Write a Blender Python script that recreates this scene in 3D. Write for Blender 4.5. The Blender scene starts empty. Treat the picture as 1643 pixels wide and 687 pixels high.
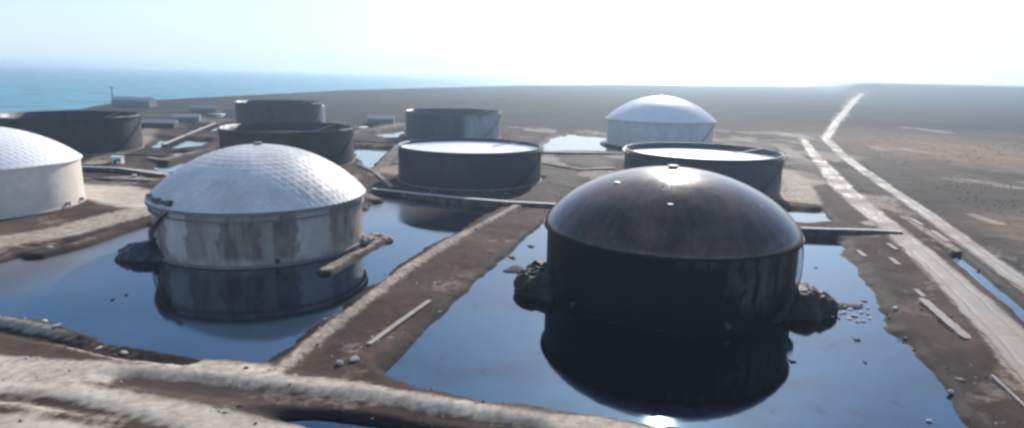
import bpy, math, random
import numpy as np
from mathutils import Vector, Matrix

random.seed(7)
rng = np.random.default_rng(7)
R = math.radians
sc = bpy.context.scene
C = sc.collection

# ------------------------------------------------------------------ camera
CAM_H, FPX, PITCH, ROLL = 50.0, 1050.0, R(12.07), R(1.2)
cd = bpy.data.cameras.new('camera')
cam = bpy.data.objects.new('camera', cd)
C.objects.link(cam)
cam.matrix_world = Matrix.Translation((0, 0, CAM_H)) @ Matrix.Rotation(R(90) - PITCH, 4, 'X') @ Matrix.Rotation(ROLL, 4, 'Z')
cd.sensor_width = 36.0
cd.lens = 36.0 * FPX / 1643.0
cd.clip_start = 1.0
cd.clip_end = 120000.0
sc.camera = cam

# ------------------------------------------------------------------ sky, sun, exposure
SUN_EL, SUN_AZ = R(29.3), R(14.3)            # azimuth measured from +Y towards +X
world = bpy.data.worlds.new('World')
sc.world = world
world.use_nodes = True
nt = world.node_tree
nt.nodes.clear()
wo = nt.nodes.new('ShaderNodeOutputWorld')
bg = nt.nodes.new('ShaderNodeBackground')
sky = nt.nodes.new('ShaderNodeTexSky')
sky.sky_type = 'NISHITA'
sky.sun_disc = False
sky.sun_elevation = SUN_EL
sky.sun_rotation = SUN_AZ
sky.altitude = 0
sky.air_density = 1.0
sky.dust_density = 0.7
sky.ozone_density = 2.5
bg.inputs['Strength'].default_value = 0.125
# thin high cloud veil, laid out on the sky directions
tc = nt.nodes.new('ShaderNodeTexCoord')
mp = nt.nodes.new('ShaderNodeMapping')
mp.inputs['Scale'].default_value = (1.0, 1.0, 2.6)
no = nt.nodes.new('ShaderNodeTexNoise')
no.inputs['Scale'].default_value = 2.3
no.inputs['Detail'].default_value = 5
no.inputs['Roughness'].default_value = 0.55
rp = nt.nodes.new('ShaderNodeValToRGB')
rp.color_ramp.elements[0].position = 0.48
rp.color_ramp.elements[1].position = 0.68
rp.color_ramp.elements[1].color = (0.4, 0.4, 0.4, 1)
mx = nt.nodes.new('ShaderNodeMix')
mx.data_type = 'RGBA'
mx.inputs['B'].default_value = (7.0, 7.6, 8.4, 1)
nt.links.new(tc.outputs['Generated'], mp.inputs['Vector'])
nt.links.new(mp.outputs['Vector'], no.inputs['Vector'])
nt.links.new(no.outputs['Fac'], rp.inputs['Fac'])
nt.links.new(rp.outputs['Color'], mx.inputs['Factor'])
tn = nt.nodes.new('ShaderNodeMix'); tn.data_type = 'RGBA'; tn.blend_type = 'MULTIPLY'
tn.inputs['Factor'].default_value = 1.0
tn.inputs['B'].default_value = (0.93, 1.0, 1.09, 1)
nt.links.new(sky.outputs['Color'], tn.inputs['A'])
nt.links.new(tn.outputs['Result'], mx.inputs['A'])
# pale sea haze low on the sky: fades out with the height above the horizon
sx = nt.nodes.new('ShaderNodeSeparateXYZ'); nt.links.new(tc.outputs['Generated'], sx.inputs[0])
hr = nt.nodes.new('ShaderNodeMapRange'); hr.interpolation_type = 'SMOOTHERSTEP'
hr.inputs['From Min'].default_value = 0.26; hr.inputs['From Max'].default_value = -0.06
hr.inputs['To Max'].default_value = 0.9
nt.links.new(sx.outputs['Z'], hr.inputs['Value'])
mh = nt.nodes.new('ShaderNodeMix'); mh.data_type = 'RGBA'
mh.inputs['B'].default_value = (4.7, 5.9, 6.7, 1)
nt.links.new(hr.outputs['Result'], mh.inputs['Factor'])
nt.links.new(mx.outputs['Result'], mh.inputs['A'])
nt.links.new(mh.outputs['Result'], bg.inputs['Color'])
nt.links.new(bg.outputs['Background'], wo.inputs['Surface'])

sl = bpy.data.lights.new('sun', 'SUN')
sl.energy = 5.0
sl.angle = R(0.6)
sl.color = (1.0, 0.92, 0.82)
sun = bpy.data.objects.new('sun', sl)
C.objects.link(sun)
sd = Vector((math.sin(SUN_AZ) * math.cos(SUN_EL), math.cos(SUN_AZ) * math.cos(SUN_EL), math.sin(SUN_EL)))
sun.rotation_euler = sd.to_track_quat('Z', 'Y').to_euler()
sun.location = (0, 0, 130)

sc.view_settings.view_transform = 'Standard'
sc.view_settings.look = 'None'
sc.view_settings.gamma = 1
sc.view_settings.exposure = 0.28
sc.cycles.filter_width = 2.9              # the photo's soft lens
sc.cycles.max_bounces = 8
sc.cycles.volume_bounces = 0
sc.cycles.use_denoising = True
sc.cycles.caustics_reflective = False
sc.cycles.caustics_refractive = False

# ------------------------------------------------------------------ survey helpers
def ray(px, py):
    a, b = px - 821.5, -(py - 343.5)
    cx = a * math.cos(ROLL) - b * math.sin(ROLL)
    cy = a * math.sin(ROLL) + b * math.cos(ROLL)
    t = R(90) - PITCH
    return cx, cy * math.cos(t) + FPX * math.sin(t), cy * math.sin(t) - FPX * math.cos(t)

def U(px, py, z=0.0):
    x, y, w = ray(px, py)
    k = (z - CAM_H) / w
    return (x * k, y * k)

def UL(pts, z=0.0):
    return [U(p[0], p[1], z) for p in pts]

# ------------------------------------------------------------------ noise
_tab = rng.random((256, 256))
def vnoise(x, y, s, seed=0):
    x = np.asarray(x) / s + seed * 17.3
    y = np.asarray(y) / s + seed * 31.7
    xi = np.floor(x).astype(int); yi = np.floor(y).astype(int)
    fx = x - xi; fy = y - yi
    fx = fx * fx * (3 - 2 * fx); fy = fy * fy * (3 - 2 * fy)
    g = lambda a, b: _tab[a & 255, b & 255]
    return ((g(xi, yi) * (1 - fx) + g(xi + 1, yi) * fx) * (1 - fy) + (g(xi, yi + 1) * (1 - fx) + g(xi + 1, yi + 1) * fx) * fy) * 2 - 1
def fbm(x, y, s, seed=0, o=4):
    v = 0; a = 1; t = 0
    for i in range(o):
        v = v + a * vnoise(x, y, s / 2 ** i, seed + i); t += a; a *= 0.5
    return v / t
def sst(a, b, x):
    t = np.clip((x - a) / (b - a), 0, 1)
    return t * t * (3 - 2 * t)

# ------------------------------------------------------------------ mesh / object helpers
def mesh_obj(name, verts, faces, mat, parent=None, smooth=False, autosm=None):
    me = bpy.data.meshes.new(name)
    me.from_pydata([tuple(v) for v in verts], [], [tuple(f) for f in faces])
    if smooth:
        me.polygons.foreach_set('use_smooth', [True] * len(me.polygons))
    if mat: me.materials.append(mat)
    me.update()
    o = bpy.data.objects.new(name, me)
    C.objects.link(o)
    if parent: o.parent = parent
    return o

def tag(o, label=None, cat=None, group=None, kind=None):
    if label: o['label'] = label
    if cat: o['category'] = cat
    if group: o['group'] = group
    if kind: o['kind'] = kind
    return o

def thing(name, label, cat, loc=(0, 0, 0), rz=0, group=None):
    o = bpy.data.objects.new(name, None)
    C.objects.link(o)
    o.empty_display_size = 2
    o.location = loc
    o.rotation_euler = (0, 0, rz)
    return tag(o, label, cat, group)

class MB:
    def __init__(s): s.v = []; s.f = []
    def add(s, v, f):
        n = len(s.v); s.v += [tuple(q) for q in v]; s.f += [tuple(i + n for i in q) for q in f]
    def box(s, c, d, rz=0, taper=1.0):
        hx, hy, hz = d[0] / 2, d[1] / 2, d[2] / 2
        ca, sa = math.cos(rz), math.sin(rz); v = []
        for z, k in ((-hz, 1), (hz, taper)):
            for x, y in ((-hx, -hy), (hx, -hy), (hx, hy), (-hx, hy)):
                x *= k; y *= k
                v.append((c[0] + x * ca - y * sa, c[1] + x * sa + y * ca, c[2] + z))
        s.add(v, [(3, 2, 1, 0), (4, 5, 6, 7), (0, 1, 5, 4), (1, 2, 6, 5), (2, 3, 7, 6), (3, 0, 4, 7)])
    def bar(s, a, b, w, h=None):
        h = h or w
        a = Vector(a); b = Vector(b); d = (b - a)
        if d.length < 1e-6: return
        d.normalize()
        u = d.cross(Vector((0, 0, 1)))
        u = Vector((1, 0, 0)) if u.length < 1e-4 else u.normalized()
        n = u.cross(d).normalized()
        v = [p + u * i * w / 2 + n * j * h / 2 for p in (a, b) for i, j in ((-1, -1), (1, -1), (1, 1), (-1, 1))]
        s.add(v, [(3, 2, 1, 0), (4, 5, 6, 7), (0, 1, 5, 4), (1, 2, 6, 5), (2, 3, 7, 6), (3, 0, 4, 7)])
    def lathe(s, prof, n=96, a0=0, a1=2 * math.pi, c=(0, 0), cap0=False, cap1=False):
        full = abs(a1 - a0 - 2 * math.pi) < 1e-6
        m = n if full else n + 1
        v = []
        for r, z in prof:
            for i in range(m):
                t = a0 + (a1 - a0) * i / n
                v.append((c[0] + r * math.cos(t), c[1] + r * math.sin(t), z))
        f = []
        for j in range(len(prof) - 1):
            for i in range(n):
                k = (i + 1) % m
                f.append((j * m + i, j * m + k, (j + 1) * m + k, (j + 1) * m + i))
        if cap1: f.append(tuple((len(prof) - 1) * m + i for i in range(m)))
        if cap0: f.append(tuple(reversed(range(m))))
        s.add(v, f)
    def build(s, name, mat, parent=None, smooth=False):
        return mesh_obj(name, s.v, s.f, mat, parent, smooth)

# ------------------------------------------------------------------ materials
def newmat(name):
    m = bpy.data.materials.new(name); m.use_nodes = True
    n = m.node_tree; b = n.nodes['Principled BSDF']
    return m, n, b

def N(n, t, **k):
    q = n.nodes.new(t)
    for a, b in k.items():
        if a in q.inputs: q.inputs[a].default_value = b
        else: setattr(q, a, b)
    return q

def noise_fac(n, scale, detail=5, rough=0.55, lo=0.35, hi=0.65, vec=None, mapscale=None):
    t = N(n, 'ShaderNodeTexCoord')
    src = t.outputs['Object'] if vec is None else vec
    if mapscale:
        m = N(n, 'ShaderNodeMapping'); m.inputs['Scale'].default_value = mapscale
        n.links.new(src, m.inputs['Vector']); src = m.outputs['Vector']
    q = N(n, 'ShaderNodeTexNoise', Scale=scale, Detail=detail, Roughness=rough)
    n.links.new(src, q.inputs['Vector'])
    r = N(n, 'ShaderNodeMapRange'); r.inputs['From Min'].default_value = lo; r.inputs['From Max'].default_value = hi
    n.links.new(q.outputs['Fac'], r.inputs['Value'])
    return r.outputs['Result'], q

def mix(n, a, b, f):
    m = N(n, 'ShaderNodeMix', data_type='RGBA')
    for k, v in (('A', a), ('B', b)):
        if isinstance(v, tuple): m.inputs[k].default_value = (*v, 1) if len(v) == 3 else v
        else: n.links.new(v, m.inputs[k])
    if isinstance(f, (int, float)): m.inputs['Factor'].default_value = f
    else: n.links.new(f, m.inputs['Factor'])
    return m.outputs['Result']

def math_n(n, op, a, b=None, clamp=False):
    m = N(n, 'ShaderNodeMath', operation=op, use_clamp=clamp)
    for i, v in enumerate((a, b)):
        if v is None: continue
        if isinstance(v, (int, float)): m.inputs[i].default_value = v
        else: n.links.new(v, m.inputs[i])
    return m.outputs[0]

def bump(n, b, src, strength=0.3, dist=0.1):
    q = N(n, 'ShaderNodeBump', Strength=strength, Distance=dist)
    n.links.new(src, q.inputs['Height']); n.links.new(q.outputs['Normal'], b.inputs['Normal'])

def stained(name, base, dirt, rough=0.5, amount=(0.4, 0.7), streak=(0.25, 0.25, 0.03), attr=None, attrcol=None, metal=0.0, spec=0.5, seams=True, extra=None):
    """painted or bare steel with vertical runs of dirt, plate seams"""
    m, n, b = newmat(name)
    f, _ = noise_fac(n, 1.0, 5, 0.6, amount[0], amount[1], mapscale=streak)
    f2, q2 = noise_fac(n, 0.22, 6, 0.6, 0.35, 0.7)
    c = mix(n, base, dirt, f)
    c = mix(n, c, tuple(x * 0.72 for x in dirt), math_n(n, 'MULTIPLY', f2, 0.45))
    if attr:
        a = N(n, 'ShaderNodeAttribute', attribute_name=attr)
        s = N(n, 'ShaderNodeSeparateColor'); n.links.new(a.outputs['Color'], s.inputs['Color'])
        fa, _ = noise_fac(n, 1.0, 4, 0.6, 0.3, 0.6, mapscale=(0.5, 0.5, 0.09))
        fa = math_n(n, 'ADD', math_n(n, 'MULTIPLY', fa, 0.6), 0.4)
        c = mix(n, c, attrcol[0], math_n(n, 'MULTIPLY', s.outputs[0], fa))
        c = mix(n, c, attrcol[1], math_n(n, 'MULTIPLY', s.outputs[1], fa))
        c = mix(n, c, attrcol[2], math_n(n, 'MULTIPLY', s.outputs[2], fa))
    n.links.new(c, b.inputs['Base Color'])
    r = N(n, 'ShaderNodeMapRange'); r.inputs['To Min'].default_value = max(0.05, rough - 0.1); r.inputs['To Max'].default_value = rough + 0.15
    n.links.new(f2, r.inputs['Value']); n.links.new(r.outputs['Result'], b.inputs['Roughness'])
    b.inputs['Metallic'].default_value = metal
    b.inputs['Specular IOR Level'].default_value = spec
    if seams:
        t = N(n, 'ShaderNodeTexCoord')
        w = N(n, 'ShaderNodeTexWave', wave_type='BANDS', bands_direction='Z'); w.inputs['Scale'].default_value = 0.13; w.inputs['Distortion'].default_value = 0.0
        n.links.new(t.outputs['Object'], w.inputs['Vector'])
        p = math_n(n, 'POWER', w.outputs['Fac'], 24)
        h = math_n(n, 'ADD', math_n(n, 'MULTIPLY', p, 0.4), math_n(n, 'MULTIPLY', f2, 0.25))
        bump(n, b, h, 0.5, 0.12)
    return m

def plain(name, col, rough=0.7, var=0.25, scale=1.5, metal=0, bumpd=0.03, spec=0.5):
    m, n, b = newmat(name)
    f, q = noise_fac(n, scale, 6, 0.6, 0.3, 0.7)
    c = mix(n, tuple(x * (1 - var) for x in col), tuple(min(1, x * (1 + var)) for x in col), f)
    n.links.new(c, b.inputs['Base Color'])
    b.inputs['Roughness'].default_value = rough
    b.inputs['Metallic'].default_value = metal
    b.inputs['Specular IOR Level'].default_value = spec
    bump(n, b, q.outputs['Fac'], 0.5, bumpd)
    return m

# ground: attribute ground_mix  r = pale sand, g = wet mud, b = reddish soil
def ground_mat():
    m, n, b = newmat('ground_soil')
    a = N(n, 'ShaderNodeAttribute', attribute_name='ground_mix')
    s = N(n, 'ShaderNodeSeparateColor'); n.links.new(a.outputs['Color'], s.inputs['Color'])
    fine, qf = noise_fac(n, 0.55, 8, 0.68, 0.3, 0.7)
    mid, _ = noise_fac(n, 0.09, 6, 0.6, 0.35, 0.65)
    big, _ = noise_fac(n, 0.006, 6, 0.6, 0.35, 0.65)
    vor = N(n, 'ShaderNodeTexVoronoi', feature='F1'); vor.inputs['Scale'].default_value = 0.28
    t = N(n, 'ShaderNodeTexCoord'); n.links.new(t.outputs['Object'], vor.inputs['Vector'])
    mud = mix(n, (0.038, 0.024, 0.019), (0.120, 0.078, 0.060), fine)
    mud = mix(n, mud, (0.050, 0.036, 0.031), mid)
    md2, _ = noise_fac(n, 0.035, 6, 0.65, 0.45, 0.62)
    mud = mix(n, mud, (0.15, 0.115, 0.095), math_n(n, 'MULTIPLY', md2, 0.45))
    scrub = mix(n, (0.062, 0.054, 0.049), (0.020, 0.025, 0.029), big)
    huge, _ = noise_fac(n, 0.0016, 7, 0.65, 0.38, 0.6, mapscale=(1, 0.6, 1))
    scrub = mix(n, scrub, (0.038, 0.044, 0.048), math_n(n, 'MULTIPLY', huge, 0.6))
    tuft = N(n, 'ShaderNodeMapRange'); tuft.inputs['From Min'].default_value = 0.15; tuft.inputs['From Max'].default_value = 0.5
    n.links.new(vor.outputs['Distance'], tuft.inputs['Value'])
    scrub = mix(n, (0.04, 0.038, 0.035), scrub, tuft.outputs['Result'])
    red = mix(n, scrub, (0.31, 0.215, 0.15), math_n(n, 'MULTIPLY', s.outputs[2], math_n(n, 'ADD', math_n(n, 'MULTIPLY', mid, 0.5), 0.5)))
    aa = N(n, 'ShaderNodeAttribute', attribute_name='ground_scrub')
    base = mix(n, mud, red, aa.outputs['Fac'])
    sand = mix(n, (0.52, 0.455, 0.375), (0.64, 0.575, 0.48), fine)
    sand = mix(n, sand, (0.36, 0.30, 0.24), math_n(n, 'MULTIPLY', mid, 0.5))
    st, _ = noise_fac(n, 1.0, 5, 0.6, 0.45, 0.65, mapscale=(0.03, 0.22, 0.1))
    sand = mix(n, sand, (0.28, 0.23, 0.19), math_n(n, 'MULTIPLY', st, 0.45))
    # ragged edge of the sand
    pf = math_n(n, 'ADD', s.outputs[0], math_n(n, 'MULTIPLY', math_n(n, 'SUBTRACT', fine, 0.5), 0.55))
    pr = N(n, 'ShaderNodeMapRange'); pr.inputs['From Min'].default_value = 0.12; pr.inputs['From Max'].default_value = 0.95
    n.links.new(pf, pr.inputs['Value'])
    zero = math_n(n, 'GREATER_THAN', s.outputs[0], 0.03)
    c = mix(n, base, sand, math_n(n, 'MULTIPLY', pr.outputs['Result'], zero))
    c = mix(n, c, (0.022, 0.019, 0.019), math_n(n, 'MULTIPLY', s.outputs[1], 0.92))
    n.links.new(c, b.inputs['Base Color'])
    r = N(n, 'ShaderNodeMapRange'); r.inputs['To Min'].default_value = 0.92; r.inputs['To Max'].default_value = 0.72
    n.links.new(s.outputs[1], r.inputs['Value']); n.links.new(r.outputs['Result'], b.inputs['Roughness'])
    b.inputs['Specular IOR Level'].default_value = 0.05
    q_ = N(n, 'ShaderNodeBump', Distance=0.22)
    n.links.new(math_n(n, 'SUBTRACT', 0.65, math_n(n, 'MULTIPLY', s.outputs[0], 0.55)), q_.inputs['Strength'])
    n.links.new(qf.outputs['Fac'], q_.inputs['Height']); n.links.new(q_.outputs['Normal'], b.inputs['Normal'])
    return m

def water_mat(name, body, rough=0.03, ior=1.45, ripple=0.05, scale=0.12, silt=False):
    m, n, b = newmat(name)
    f, q = noise_fac(n, scale, 3, 0.5, 0.4, 0.65, mapscale=(1, 1, 1))
    f2, q2 = noise_fac(n, 0.02, 4, 0.55, 0.45, 0.62)
    c = mix(n, body, tuple(x * 0.6 for x in body), f2)
    r = N(n, 'ShaderNodeMapRange'); r.inputs['To Min'].default_value = rough; r.inputs['To Max'].default_value = rough + 0.05
    n.links.new(f2, r.inputs['Value']); ro = r.outputs['Result']
    if silt:      # silt-laden shallows at the western end
        t = N(n, 'ShaderNodeTexCoord'); sp = N(n, 'ShaderNodeSeparateXYZ'); n.links.new(t.outputs['Object'], sp.inputs[0])
        wob = math_n(n, 'ADD', sp.outputs[0], math_n(n, 'MULTIPLY', f2, 14.0))
        wob = math_n(n, 'ADD', wob, math_n(n, 'MULTIPLY', math_n(n, 'SUBTRACT', 150.0, sp.outputs[1]), 0.9))
        g = N(n, 'ShaderNodeMapRange'); g.inputs['From Min'].default_value = -88; g.inputs['From Max'].default_value = -135
        n.links.new(wob, g.inputs['Value'])
        c = mix(n, c, (0.17, 0.145, 0.125), math_n(n, 'MULTIPLY', g.outputs['Result'], 0.75))
        ro = math_n(n, 'ADD', ro, math_n(n, 'MULTIPLY', g.outputs['Result'], 0.3))
    n.links.new(c, b.inputs['Base Color'])
    n.links.new(ro, b.inputs['Roughness'])
    b.inputs['IOR'].default_value = ior
    if silt:      # patchy oil film: thin blue-tinted sheen, duller islands and streaks
        b.inputs['Specular Tint'].default_value = (0.38, 0.70, 1.0, 1)
        a1, _ = noise_fac(n, 0.03, 7, 0.68, 0.45, 0.57, mapscale=(1, 1.5, 1))
        a2, _ = noise_fac(n, 0.30, 5, 0.65, 0.60, 0.70, mapscale=(1, 0.6, 1))
        lv = math_n(n, 'SUBTRACT', 0.56, math_n(n, 'MULTIPLY', a1, 0.20))
        lv = math_n(n, 'SUBTRACT', lv, math_n(n, 'MULTIPLY', a2, 0.22))
        n.links.new(lv, b.inputs['Specular IOR Level'])
    bump(n, b, q.outputs['Fac'], ripple, 0.3)
    return m

M = {}
M['ground'] = ground_mat()
M['pond'] = water_mat('pond_water', (0.002, 0.004, 0.010), 0.03, 2.3, 0.05, silt=True)
M['pond_clear'] = water_mat('shallow_pond_water', (0.02, 0.024, 0.028), 0.05, 2.4, 0.03)
M['sea'] = water_mat('sea_water', (0.045, 0.25, 0.33), 0.35, 1.33, 0.3, 0.05)
M['road'] = plain('road_gravel', (0.38, 0.335, 0.29), 0.9, 0.35, 0.16, 0, 0.08)
def rut_road():
    m, n, b = newmat('rutted_gravel')
    f, q = noise_fac(n, 0.5, 7, 0.65, 0.3, 0.7); g, _ = noise_fac(n, 0.07, 5, 0.6, 0.42, 0.62)
    a = N(n, 'ShaderNodeAttribute', attribute_name='across'); w = math_n(n, 'ABSOLUTE', a.outputs['Fac'])
    rut = math_n(n, 'SUBTRACT', 1.0, math_n(n, 'MULTIPLY', math_n(n, 'ABSOLUTE', math_n(n, 'SUBTRACT', w, 0.5)), 5.0), True)
    edge = N(n, 'ShaderNodeMapRange'); edge.inputs['From Min'].default_value = 0.7; edge.inputs['From Max'].default_value = 1.0; n.links.new(w, edge.inputs['Value'])
    c = mix(n, (0.25, 0.215, 0.185), (0.37, 0.325, 0.28), f)
    c = mix(n, c, (0.24, 0.20, 0.17), math_n(n, 'MULTIPLY', g, 0.5))
    c = mix(n, c, (0.17, 0.145, 0.125), math_n(n, 'MULTIPLY', rut, math_n(n, 'ADD', math_n(n, 'MULTIPLY', g, 0.5), 0.25)))
    c = mix(n, c, (0.14, 0.11, 0.095), math_n(n, 'MULTIPLY', edge.outputs['Result'], math_n(n, 'ADD', math_n(n, 'MULTIPLY', f, 0.8), 0.1)))
    n.links.new(c, b.inputs['Base Color']); b.inputs['Specular IOR Level'].default_value = 0.18
    n.links.new(math_n(n, 'SUBTRACT', 0.9, math_n(n, 'MULTIPLY', g, 0.5)), b.inputs['Roughness'])
    bump(n, b, q.outputs['Fac'], 0.5, 0.08)
    return m
M['road'] = rut_road()
M['concrete'] = plain('pale_concrete', (0.50, 0.475, 0.45), 0.85, 0.2, 0.8, 0, 0.05)
M['slab'] = plain('dirty_slab', (0.27, 0.245, 0.22), 0.85, 0.25, 0.6, 0, 0.05)
M['rust'] = plain('dark_brown_steel', (0.07, 0.055, 0.05), 0.6, 0.35, 0.6)
M['grey'] = plain('grey_steel', (0.22, 0.23, 0.25), 0.5, 0.25, 0.8)
M['white'] = plain('white_paint', (0.78, 0.78, 0.77), 0.5, 0.06, 0.8)
M['black'] = plain('oily_black', (0.018, 0.017, 0.018), 0.3, 0.4, 0.7, 0, 0.05)
M['soot'] = plain('matt_oil_black', (0.010, 0.009, 0.011), 0.6, 0.4, 0.7, 0, 0.05, 0.2)
M['rubble'] = plain('pale_rubble', (0.48, 0.44, 0.42), 0.85, 0.3, 1.0, 0, 0.1)
M['bush'] = plain('dark_scrub', (0.09, 0.075, 0.06), 0.9, 0.3, 0.3, 0, 0.1, 0.1)

# ------------------------------------------------------------------ layout of water, dykes, tracks (surveyed off the photo at ground level)
PONDS = {
 'left': UL([(-140, 462), (-60, 440), (0, 424), (60, 410), (120, 396), (200, 374), (235, 366), (330, 350), (480, 345), (590, 338), (592, 316), (700, 324), (800, 334), (770, 352), (700, 392), (640, 427), (590, 462), (510, 522), (425, 586), (330, 583), (250, 570), (190, 560), (150, 545), (105, 528), (60, 518), (0, 510), (-80, 502), (-160, 500)]),
 'right': UL([(876, 338), (846, 366), (806, 396), (762, 426), (692, 486), (640, 520), (615, 552), (606, 600), (640, 616), (700, 630), (800, 647), (900, 662), (1000, 676), (1150, 700), (1400, 745), (1660, 790), (1620, 745), (1560, 690), (1530, 645), (1490, 600), (1450, 555), (1425, 515), (1405, 478), (1375, 440), (1355, 410), (1345, 388), (1290, 374), (1150, 350), (1000, 335)]),
 'front': UL([(430, 672), (520, 667), (600, 674), (720, 692), (860, 716), (980, 745), (700, 780), (480, 730), (400, 690)]),
 'middle': UL([(566, 236), (612, 231), (640, 238), (648, 262), (612, 268), (585, 272), (572, 262)]),
 'middle_far': UL([(566, 216), (606, 214), (640, 206), (650, 212), (636, 222), (600, 224)]),
 'beyond': UL([(866, 243), (1010, 245), (1010, 226), (966, 220), (918, 216), (885, 222)]),
 'west': UL([(236, 222), (262, 221), (262, 240), (232, 240)]),
 'west_long': UL([(268, 221), (344, 224), (318, 236), (264, 242)]),
 'west_near': UL([(244, 262), (330, 240), (372, 244), (350, 268), (262, 282)]),
 'west_far': UL([(305, 202), (352, 202), (352, 212), (296, 212)]),
 'west_tip': UL([(326, 182), (362, 181), (360, 190), (328, 191)]),
 'west_strip': UL([(150, 276), (200, 277), (252, 284), (246, 289), (190, 284), (150, 281)]),
 'west_patch': UL([(262, 246), (288, 244), (300, 248), (270, 252)]),
 'middle_top': UL([(572, 202), (596, 200), (604, 206), (578, 208)]),
 'right_far': UL([(1196, 214), (1240, 215), (1236, 219), (1200, 218)]),
 'east': UL([(1270, 340), (1330, 341), (1342, 358), (1290, 362), (1262, 356)]),
}
CHANNEL = (UL([(1528, 404), (1560, 432), (1600, 468), (1643, 510), (1720, 595), (1800, 690)]), 4.2)

TANKS = dict(  # x, y, radius, rim z, apex z
 dark=(37.4, 152.0, 29.5, 15.6, 29.3), white=(-73.6, 188.5, 29.9, 14.6, 28.6), leftwhite=(-185.0, 223.2, 30.6, 17.3, 29.0),
 leftdark=(-262, 386, 37.5, 21.6, 0), A=(-121.2, 352, 34.0, 20.0, 0), B=(-204, 574, 35.5, 22.5, 0), C=(-47, 512, 36.6, 21.2, 0),
 D=(-20.2, 305.8, 33.3, 17.3, 0), E=(107.8, 487.8, 38.9, 19.9, 36.6), F=(83.6, 289.9, 33.8, 18.8, 0))

def seg_dist(X, Y, pl):
    d = np.full(X.shape, 1e9)
    for (ax, ay), (bx, by) in zip(pl[:-1], pl[1:]):
        vx, vy = bx - ax, by - ay
        t = np.clip(((X - ax) * vx + (Y - ay) * vy) / (vx * vx + vy * vy + 1e-9), 0, 1)
        d = np.minimum(d, np.hypot(X - ax - t * vx, Y - ay - t * vy))
    return d

def inside(X, Y, pg):
    c = np.zeros(X.shape, bool)
    for (ax, ay), (bx, by) in zip(pg, pg[1:] + pg[:1]):
        m = ((ay > Y) != (by > Y)) & (X < (bx - ax) * (Y - ay) / (by - ay + 1e-12) + ax)
        c ^= m
    return c

def sdist(X, Y, pg):
    d = seg_dist(X, Y, pg + pg[:1])
    return np.where(inside(X, Y, pg), d, -d)

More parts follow.
